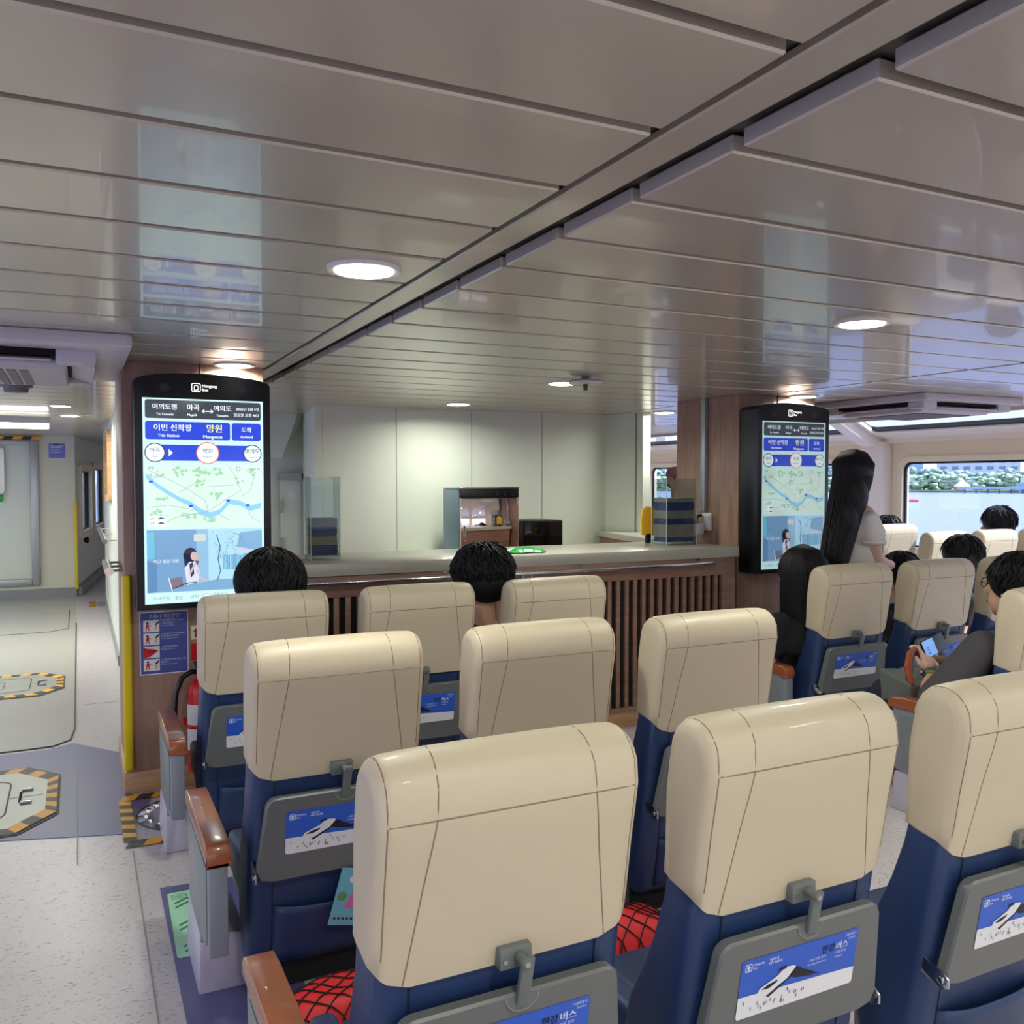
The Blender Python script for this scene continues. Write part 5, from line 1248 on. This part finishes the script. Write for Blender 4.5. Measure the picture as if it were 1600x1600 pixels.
# standing woman in white blouse
def standing_woman():
    r = thing('person', 'standing person in a white puff sleeved blouse with very long black hair', 'person', (4.66, 4.22, 0))
    mb = MB(); head = Vector((4.55, 4.22, 1.615)); F = Fr(head, -1.05, -.25); k = 1.12
    head_blob(mb, F, k); neck = Vector((4.51, 4.20, 1.44)); mb.cap(neck, head + Vector((-.01, -.01, -.06)), .05, .048)
    ch = Vector((4.55, 4.20, 1.27)); hp = Vector((4.57, 4.22, .93)); R_ = Matrix.Rotation(-1.05, 3, 'Z'); mb.ell(ch + Vector((0, 0, .06)), (.15, .10, .13), rot=R_); mb.ell((ch + hp) / 2, (.125, .09, .17), rot=R_); mb.ell(hp, (.155, .11, .13), rot=R_)
    S1 = Vector((4.55, 4.07, 1.35)); E1 = Vector((4.64, 4.10, 1.09)); W1 = Vector((4.90, 4.22, 1.03)); limb(mb, [S1, E1, W1], [.05, .043, .028]); hand(mb, W1, (.7, .7, -.1), (0, 0, 1), 1.05, .5, 1)
    S0 = Vector((4.60, 4.36, 1.35)); E0 = Vector((4.66, 4.46, 1.11)); W0 = Vector((4.86, 4.48, 1.05)); limb(mb, [S0, E0, W0], [.05, .043, .028]); hand(mb, W0, (.8, .5, -.1), (0, 0, 1), 1.05, .5, -1)
    for s in (-1, 1): limb(mb, [hp + Vector((s * .07, 0, -.03)), Vector((4.56 + s * .08, 4.23, .50)), Vector((4.56 + s * .08, 4.22, .08))], [.085, .06, .04]); mb.cap(Vector((4.56 + s * .08, 4.20, .04)), Vector((4.64 + s * .08, 4.30, .035)), .04, .032)
    b = blob(mb, 'body', M['skin2'], r, .013, 4); face(F, b, k)
    c = MB(); c.ell(ch + Vector((0, 0, .03)), (.168, .118, .135), rot=R_); c.ell((ch + hp) / 2 + Vector((0, 0, -.02)), (.142, .108, .20), rot=R_); c.ell(hp + Vector((0, 0, .05)), (.168, .125, .13), rot=R_); c.cap(S1 + Vector((0, 0, -.01)), S1 + Vector((.03, .01, -.10)), .062, .082); c.ell(S0 + Vector((-.01, .03, -.06)), (.085, .085, .095))
    ex = MB(); ex.tube([S1 + Vector((.035 + .070 * math.cos(a), .01 + .070 * math.sin(a), -.150)) for a in [2 * PI * q / 20 for q in range(20)]], [.010 + .005 * (q % 2) for q in range(20)], 6, closed=True)
    blob(c, 'blouse', M['blouse'], r, .013, 5, ex)
    t = MB(); t.ell(hp + Vector((0, 0, -.06)), (.17, .125, .12))
    for s in (-1, 1): limb(t, [hp + Vector((s * .07, 0, -.03)), Vector((4.56 + s * .08, 4.23, .50)), Vector((4.56 + s * .08, 4.22, .12))], [.10, .085, .075])
    blob(t, 'trousers', M['clothnavy'], r, .014, 4)
    core = MB(); core.ell(F(0, -.012, .04), (.115 * k, .127 * k, .127 * k), 24, 16, F.m); core.ell(head + Vector((-.07, -.07, -.12)), (.10, .09, .15))
    core.ell(head + Vector((-.16, -.10, -.28)), (.09, .07, .15)); core.ell(head + Vector((-.235, -.12, -.44)), (.08, .06, .15)); core.ell(head + Vector((-.295, -.13, -.58)), (.065, .05, .13))
    def path(u, v):
        a = u * 1.9 - PI / 2; P = []
        for q in range(10):
            t_ = q / 9
            if t_ < .28: th = .1 + t_ / .28 * 1.4; P.append(F(.120 * k * math.sin(th) * math.cos(a), .132 * k * math.sin(th) * math.sin(a) - .012, .13 * k * math.cos(th) + .04))
            else:
                s_ = (t_ - .28) / .72; base = F(.122 * k * math.cos(a), .13 * k * math.sin(a) * .9 - .01, .04); L_ = (.60 + .12 * v)
                c0 = head + Vector((-.055 - .27 * s_, -.06 - .07 * s_, 0)); off = base - Vector((head.x, head.y, base.z)); sc = 1.0 - .42 * s_
                P.append(Vector((c0.x + off.x * sc + .055 * (1 - s_), c0.y + off.y * sc * .8 + .05 * (1 - s_), base.z - s_ * L_)))
        return P
    long_hair(path, 380, 21, r, M['hair2'], core, .0058)
standing_woman()

# man in charcoal T-shirt with phone
def man():
    cx = 3.80; ys = 2.32
    r = thing('person', 'person in a charcoal T-shirt and glasses holding up a phone', 'person', (cx, ys + .4, 0))
    k = 1.16; head = Vector((3.93, 2.66, 1.095)); F = Fr(head, .12, .10); mb = MB(); head_blob(mb, F, k)
    neck = Vector((3.87, 2.59, .915)); mb.cap(neck + Vector((0, 0, -.04)), head + Vector((0, -.03, -.06)), .064, .06)
    hip = Vector((3.80, ys + .42, .52)); mb.ell(neck + Vector((0, 0, -.16)), (.20, .12, .14)); mb.ell((neck + hip) / 2 + Vector((0, 0, -.05)), (.17, .13, .19)); mb.ell(hip, (.18, .14, .11))
    SL = Vector((3.58, 2.60, .83)); EL = Vector((3.43, 2.76, .53)); WL = Vector((3.73, 2.97, .655)); limb(mb, [SL, EL, WL], [.062, .048, .032])
    SR = Vector((4.10, 2.60, .83)); ER = Vector((4.16, 2.78, .54)); WR = Vector((3.98, 3.02, .64)); limb(mb, [SR, ER, WR], [.062, .048, .032]); hand(mb, WR, (-.6, .5, .4), (.4, -.4, .8), 1.05, .7, -1)
    mb.cap(EL, EL, .05, .05)
    for s in (-1, 1): kn = Vector((cx + s * .12, ys + .88, .50)); an = Vector((cx + s * .12, ys + .90, .10)); limb(mb, [hip + Vector((s * .09, 0, 0)), kn, an], [.09, .065, .045]); mb.cap(an + Vector((0, -.03, -.05)), an + Vector((0, .15, -.06)), .042, .03)
    b = blob(mb, 'body', M['skin'], r, .013, 4); face(F, b, k)
    h = MB(); hand(h, WL + Vector((-.008, -.006, -.02)), (.10, .35, .9), (.25, -.95, .2), 1.12, .75, 1); h.cap(WL - Vector((.02, .015, .03)), WL + Vector((0, .004, .01)), .031, .03); blob(h, 'hand', M['skin2'], b, .0045, 3)
    c = MB(); c.ell(neck + Vector((0, -.01, -.15)), (.225, .145, .15)); c.ell((neck + hip) / 2 + Vector((0, 0, -.04)), (.19, .155, .23)); c.ell(hip + Vector((0, 0, .02)), (.2, .155, .12)); c.cap(SL + Vector((.03, 0, .01)), SL.lerp(EL, .78), .088, .086); c.cap(SR, SR.lerp(ER, .7), .085, .08); c.cap(neck + Vector((-.10, 0, -.08)), neck + Vector((.10, 0, -.08)), .07, .07)
    sh = blob(c, 't_shirt', M['teegrey'], r, .013, 5)
    t = MB(); t.ell(hip, (.2, .155, .115))
    for s in (-1, 1): kn = Vector((cx + s * .12, ys + .88, .50)); an = Vector((cx + s * .12, ys + .90, .10)); limb(t, [hip + Vector((s * .09, 0, 0)), kn, an], [.105, .08, .06])
    blob(t, 'trousers', M['clothnavy'], r, .014, 4)
    short_hair(F, r, k * 1.04, M['hair'], 8, 1.03, nst=300)
    g = MB()
    for s in (-1, 1):
        g.tube([F(s * .036 * k + .026 * k * math.cos(a), .116 * k, .008 * k + .021 * k * math.sin(a)) for a in [2 * PI * q / 16 for q in range(16)]], .0022, 6, closed=True)
        g.tube([F(s * .062 * k, .114 * k, .012 * k), F(s * .092 * k, .06 * k, .012 * k), F(s * .094 * k, -.005 * k, .008 * k)], .0024, 6)
    g.tube([F(-.012 * k, .12 * k, .010 * k), F(.012 * k, .12 * k, .010 * k)], .002, 6)
    tag(g.build('eyeglasses', M['black']), 'thin black eyeglasses worn by the person in charcoal', 'eyeglasses')
    # bracelet
    w_ = EL.lerp(WL, .80); d = (WL - EL).normalized(); x = d.orthogonal().normalized(); y_ = d.cross(x)
    tag(MB().tube([w_ + (x * math.cos(a) + y_ * math.sin(a)) * .040 for a in [2 * PI * q / 24 for q in range(24)]], .005, 6, closed=True).build('bracelet', M['bracelet']), 'thin olive bracelet on the wrist of the person in charcoal', 'bracelet')
    lg = MB().add([SL + Vector((-.105, -.03, -.16)), SL + Vector((-.090, -.055, -.16)), SL + Vector((-.095, -.04, -.11))], [(0, 1, 2)])
    p = WL + Vector((.075, .045, .115)); u = Vector((.96, .15, .16)).normalized(); v = Vector((.0, .35, .93)).normalized(); n = u.cross(v).normalized(); v = n.cross(u)
    ph = thing('phone', 'phone with a pale blue screen showing the time in a raised hand', 'phone', p); MB().obox(p, u, v, n, .20, .092, .010).build('phone_case', M['black'], ph, bevel=.004)
    nn = n if n.y < 0 else -n
    D = Decal(p - u * .095 - v * .041 + nn * .0055, u if nn == n else -u, v, .0004)
    if nn != n: D.o = p + u * .095 - v * .041 + nn * .0055
    D.rr(0, 0, .10, .082, .006, M['phoneblue'], 1); D.build('phone_screen', ph)
    vs, fs = text_geo('4:02', .026); q = Decal(p - u * .095 - v * .041 + nn * .0062, v, -u, .0004); q.n = nn
    q.o = p - u * .055 - v * .032 + nn * .0068; q.text('4:02', 0, 0, .026, M['ink'], 0); q.build('clock_digits', ph)
    # bag on the lap
    bg_ = thing('shoulder_bag', 'grey canvas bag with a brown leather strap on the lap of the person in charcoal', 'bag', (3.670, 3.020, .50))
    m = MB(); m.add([(3.530, 2.920, .50), (3.750, 2.900, .50), (3.790, 3.080, .50), (3.550, 3.120, .50), (3.510, 2.910, .62), (3.750, 2.890, .60), (3.800, 3.080, .64), (3.540, 3.130, .66)], [(0, 3, 2, 1), (0, 1, 5, 4), (1, 2, 6, 5), (2, 3, 7, 6), (3, 0, 4, 7), (4, 5, 6, 7)]); m.ell((3.650, 3.000, .63), (.11, .09, .05)); m.ell((3.710, 2.980, .64), (.07, .07, .045)); blob(m, 'bag_body', M['bag'], bg_, .008, 3)
    MB().tube([(3.530, 2.920, .62), (3.525, 2.940, .70), (3.590, 2.980, .755), (3.670, 3.020, .765), (3.750, 3.060, .70)], [.014, .016, .016, .014, .01], 8).build('bag_strap', M['bagbrown'], bg_)
    MB().cyl((3.610, 2.930, .665), (3.610, 2.915, .67), .009, n=12).build('bag_rivet', M['chrome'], bg_)
_before = set(bpy.data.objects)
man()
for o in list(bpy.data.objects):
    if o not in _before and o.parent is None: o.location += Vector((.13, .09, -.02))

def head_only(label, x, yy, z, yaw_, k, m_, seat_y, shirt, seed, long=False, hairk=1.06, pitch_=0):
    """another seated passenger"""
    r = thing('person', label, 'person', (x, yy, 0)); F = Fr((x, yy, z), yaw_, pitch_); mb = MB(); head_blob(mb, F, k)
    n_ = Vector((x, yy - .02, z - .19 * k)); mb.cap(n_, Vector((x, yy, z - .05)), .055, .05); ch = Vector((x, yy - .02, z - .34 * k)); hp = Vector((x, yy + .03, max(.48, z - .60)))
    mb.ell(ch, (.18, .10, .14)); mb.ell(hp, (.16, .12, .12)); mb.ell((ch + hp) / 2, (.15, .1, .16))
    R = Matrix.Rotation(yaw_, 3, 'Z')
    for s in (-1, 1):
        S = ch + R @ Vector((s * .18, 0, .08)); E = S + R @ Vector((s * .03, .06, -.26)); Wq = E + R @ Vector((-s * .08, .22, .02)); limb(mb, [S, E, Wq], [.05, .042, .028]); hand(mb, Wq, R @ Vector((0, 1, 0)), (0, 0, 1), 1.0, .6, s)
        kn = hp + R @ Vector((s * .1, .42, .0)); an = Vector((kn.x, kn.y, .08)); limb(mb, [hp, kn, an], [.08, .06, .04]); mb.cap(an, an + R @ Vector((0, .14, -.02)), .04, .03)
    b = blob(mb, 'body', M['skin'], r, .015, 3); face(F, b, k)
    c = MB(); c.ell(ch, (.198, .118, .15)); c.ell((ch + hp) / 2, (.168, .12, .18)); c.ell(hp, (.175, .135, .12))
    for s in (-1, 1): S = ch + R @ Vector((s * .18, 0, .08)); E = S + R @ Vector((s * .03, .06, -.26)); c.cap(S, S.lerp(E, .6), .068, .06)
    blob(c, 'shirt', shirt, r, .016, 4)
    t = MB()
    for s in (-1, 1): kn = hp + R @ Vector((s * .1, .42, .0)); an = Vector((kn.x, kn.y, .12)); limb(t, [hp, kn, an], [.1, .075, .06])
    blob(t, 'trousers', M['clothnavy'], r, .016, 3)
    if m_ is not None: short_hair(F, r, k * hairk, m_, seed, 1.04, nst=90)
    return r, F, b
head_only('person with a dark bob whose pale forehead shows, beyond the seat behind the phone', 6.62, 4.98, .94, .9, 1.2, M['hair2'], 5, M['clothblack'], 31, hairk=1.15)
head_only('person whose dark crown shows between the two seats beside the white blouse', 5.68, 4.80, .87, 0, 1.15, M['hair'], 5, M['clothblack'], 32)
head_only('person with short dark hair seated by the window at the right edge', 8.50, 5.98, 1.13, .4, 1.2, M['hair2'], 6, M['clothwhite'], 33, hairk=1.15)
r, F, b = head_only('person whose dark hair and glasses peek around a sunlit seat by the window post', 8.10, 7.02, 1.03, .3, 1.15, M['hair'], 7, M['clothnavy'], 34)
r, F, b = head_only('person in a pink cap seen through the passage left of the right pillar', 5.93, 8.0, 1.61, 2.75, 1.0, None, 8, M['clothwhite'], 35)
c = MB(); c.ell(F(0, -.01, .055), (.100, .118, .085), 18, 10, F.m); c.box(0, 0, 0, .001, .001, .001) if False else None
q = MB(); pts = [(.085 * math.cos(a), .075 + .10 * math.sin(a)) for a in [PI * t / 10 for t in range(11)]]; vs = [F(x_, y_, .032 - .15 * (y_ - .075) * .6) for x_, y_ in pts] + [F(x_, y_, .024 - .15 * (y_ - .075) * .6) for x_, y_ in pts]; n = 11
q.add(vs, [tuple(range(n)), tuple(range(2 * n - 1, n - 1, -1))] + [(i, (i + 1) % n, n + (i + 1) % n, n + i) for i in range(n)])
cp = c.build('cap', M['caps']); tag(cp, 'dusty pink cap worn by the person beyond the passage', 'cap'); q_ = q; OFF[cp.name] = cp.location.copy(); q_.build('cap_brim', M['caps'], cp)
h = MB(); h.ell(F(0, -.04, -.02), (.092, .085, .10), 14, 10, F.m); blob(h, 'hair', M['hair'], r, .012, 3)

# ================================================================== OUTSIDE
WZ = -2.4
wm = bpy.data.materials.new('river_water'); wm.use_nodes = True; n = wm.node_tree; b = n.nodes['Principled BSDF']; b.inputs['Base Color'].default_value = lin((112, 122, 168)); b.inputs['Specular IOR Level'].default_value = .3; b.inputs['Roughness'].default_value = .3
t = n.nodes.new('ShaderNodeTexNoise'); t.inputs['Scale'].default_value = 1.4; t.inputs['Detail'].default_value = 6; tcn = n.nodes.new('ShaderNodeTexCoord'); n.links.new(tcn.outputs['Object'], t.inputs[0]); bp = n.nodes.new('ShaderNodeBump'); bp.inputs['Strength'].default_value = .8; bp.inputs['Distance'].default_value = .3; n.links.new(t.outputs[0], bp.inputs['Height']); n.links.new(bp.outputs[0], b.inputs['Normal'])
o = MB().box(-600, -600, WZ - .1, 900, 900, WZ).build('river', wm, kind='stuff'); tag(o, 'pale rippled river outside the windows', 'water')
az = math.radians(50); ax = Vector((math.sin(az), math.cos(az), 0)); lt_ = Vector((math.cos(az), -math.sin(az), 0))
def at(d, s, z=WZ): v = ax * d + lt_ * s; return Vector((v.x, v.y, z))
o = MB(); o.obox(at(380, 0, WZ - .2), lt_, ax, (0, 0, 1), 700, 130, 1.6); tag(o.build('riverbank', mat('bank_green', (96, 120, 84), .9)), 'low green riverbank on the far shore', 'riverbank', kind='structure')
tm = [mat('foliage_light_hazed', (168, 188, 170), .9, noise_amt=.25, noise_scale=.35), mat('foliage_dark_hazed', (138, 160, 156), .9, noise_amt=.25, noise_scale=.3)]  # distance haze is mixed into both foliage colours as a paler tone
trunk_m = mat('tree_trunk', (90, 74, 60), .9)
def tree_proto(m_, sd):
    r = bpy.data.objects.new('tree', None); COL.objects.link(r); OFF[r.name] = Vector(); rs = random.Random(sd); mb = MB()
    for i in range(46):
        a = rs.uniform(0, 6.28); zz = rs.uniform(1.2, 6.8); q = rs.uniform(.3, 1) * 3.3 * math.sqrt(max(.1, 1 - ((zz - 3.6) / 3.9) ** 2)); mb.ell((q * math.cos(a), q * math.sin(a), zz), (rs.uniform(.8, 1.5), rs.uniform(.8, 1.5), rs.uniform(.6, 1.1)), 9, 6)
    vs = [];
    for v in mb.v: d_ = noise.noise(v * .9) * .5; vs.append(v + v.normalized() * d_)
    mb.v = vs; mb.build('crown', m_, r, angle=80); MB().cyl((0, 0, -.5), (0, 0, 3.5), .3, .2, 8).build('trunk', trunk_m, r); return r
protos = [tree_proto(tm[0], 1), tree_proto(tm[1], 2)]
rs = random.Random(4); cnt = 0
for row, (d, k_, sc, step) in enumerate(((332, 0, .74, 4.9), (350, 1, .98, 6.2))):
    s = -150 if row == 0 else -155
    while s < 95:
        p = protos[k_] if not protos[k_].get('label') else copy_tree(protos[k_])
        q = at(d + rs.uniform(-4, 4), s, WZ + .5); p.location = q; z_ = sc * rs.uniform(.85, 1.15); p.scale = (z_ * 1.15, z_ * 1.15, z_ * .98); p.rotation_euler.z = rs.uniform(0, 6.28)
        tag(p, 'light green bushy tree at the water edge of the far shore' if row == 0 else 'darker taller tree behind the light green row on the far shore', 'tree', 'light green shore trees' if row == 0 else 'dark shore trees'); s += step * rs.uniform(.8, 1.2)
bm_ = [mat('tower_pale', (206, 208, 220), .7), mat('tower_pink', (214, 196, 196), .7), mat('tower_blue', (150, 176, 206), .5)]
wmt = mat('tower_window', (120, 140, 170), .4)
def tower(d, s, w_, h_, m_, label):
    r = thing('apartment_tower', label, 'building', at(d, s), 'hazy towers behind the shore trees'); c = at(d, s, WZ + h_ / 2)
    m = MB(); m.obox(c, lt_, (0, 0, 1), ax, w_, h_, 14); m.obox(c + Vector((0, 0, h_ / 2 + 1.5)), lt_, (0, 0, 1), ax, w_ * .3, 3, 6); m.build('tower_wall', m_, r)
    m = MB(); fl = int(h_ / 3.2); cw = max(2, int(w_ / 4.5))
    for i in range(2, fl):
        for j in range(cw): m.obox(at(d - 7.1, s - w_ / 2 + w_ * (j + .5) / cw, WZ + i * 3.2), lt_, (0, 0, 1), ax, w_ / cw * .55, 1.5, .2)
    m.build('window_band', wmt, r)
sT = -150; ti = 0; locs = ['leftmost', 'second from left', 'third from left', 'fourth from left', 'fifth from left', 'sixth from left', 'seventh from left', 'eighth from left', 'ninth from left', 'tenth from left', 'eleventh from left', 'twelfth from left', 'thirteenth from left', 'fourteenth from left', 'fifteenth from left', 'sixteenth from left', 'seventeenth from left']
while sT < 95 and ti < 17:
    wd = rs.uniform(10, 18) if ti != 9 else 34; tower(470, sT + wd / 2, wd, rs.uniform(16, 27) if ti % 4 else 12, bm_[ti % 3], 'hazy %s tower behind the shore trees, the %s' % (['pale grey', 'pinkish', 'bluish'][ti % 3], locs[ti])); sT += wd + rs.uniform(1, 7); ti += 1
# pavilion, pier, buoys, domed hall
o = thing('pavilion', 'small pavilion with a peaked cream roof standing in the river', 'pavilion', at(318, 17)); MB().lathe(at(318, 17, WZ), [(2.1, 0), (2.1, .4), (1.8, .5), (1.8, 1.9), (1.9, 2.0)], 12).build('pavilion_body', mat('pav_wall', (196, 130, 130), .7), o); MB().lathe(at(318, 17, WZ + 2.0), [(2.5, 0), (1.4, .9), (.7, 1.6), (.1, 2.6)], 12).build('pavilion_roof', mat('pav_roof', (240, 216, 180), .7), o)
o = thing('pier', 'long low pier leading away from the pavilion', 'pier', at(304, 50)); m = MB(); m.obox(at(304, 52, WZ + 1.6), lt_, ax, (0, 0, 1), 74, 3, .8); m.build('pier_deck', bm_[2], o); m = MB()
for i in range(24): m.obox(at(304, 17 + i * 3.1, WZ + .6), lt_, ax, (0, 0, 1), .5, .6, 1.6)
m.build('pier_post', mat('pier_dark', (110, 120, 140), .8), o)
for s_, l_ in ((42, 'domed glass hall behind the pier, the left one'), (72, 'domed glass hall behind the pier, the right one')):
    o = thing('domed_hall', l_, 'building', at(317, s_)); MB().ell(at(317, s_, WZ + 2.5), (11, 8, 6.2), 20, 10).build('dome_roof', mat('dome_grey', (178, 192, 214), .4), o); m = MB(); m.obox(at(317, s_, WZ + 1.5), lt_, ax, (0, 0, 1), 19, 14, 3); m.build('hall_wall', bm_[2], o)
bo = mat('buoy_red', (226, 100, 116), .6)
for (d, s_, L_, l_) in ((102, -8.3, 3.6, 'large red floating boom on the river'), (178, 0.5, 3.5, 'small distant red floating boom on the river')):
    o = thing('floating_boom', l_, 'buoy', at(d, s_)); m = MB(); c = at(d, s_, WZ + .25); m.cap(c - lt_ * L_ * .5, c, .55, .6); m.cap(c + lt_ * L_ * .12, c + lt_ * L_ * .5, .36, .3); m.build('float_body', bo, o); MB().cyl(c + Vector((0, 0, .4)), c + Vector((0, 0, 1.4)), .08, .05, 8).build('float_pin', bo, o)
# quay outside the port bow windows
m = MB()
for i in range(6): m.box(-14, 22 + i * .5, WZ + .01 + i * 1.0, -1.5, 25, WZ + i * 1.0 + .8)
tag(m.build('quay_wall', mat('quay_grey', (146, 150, 160), .8)), 'grey stepped quay outside the aisle windows', 'quay')
for o in list(bpy.data.objects):
    if o.type == 'EMPTY' and o.get('label') == '': bpy.data.objects.remove(o)
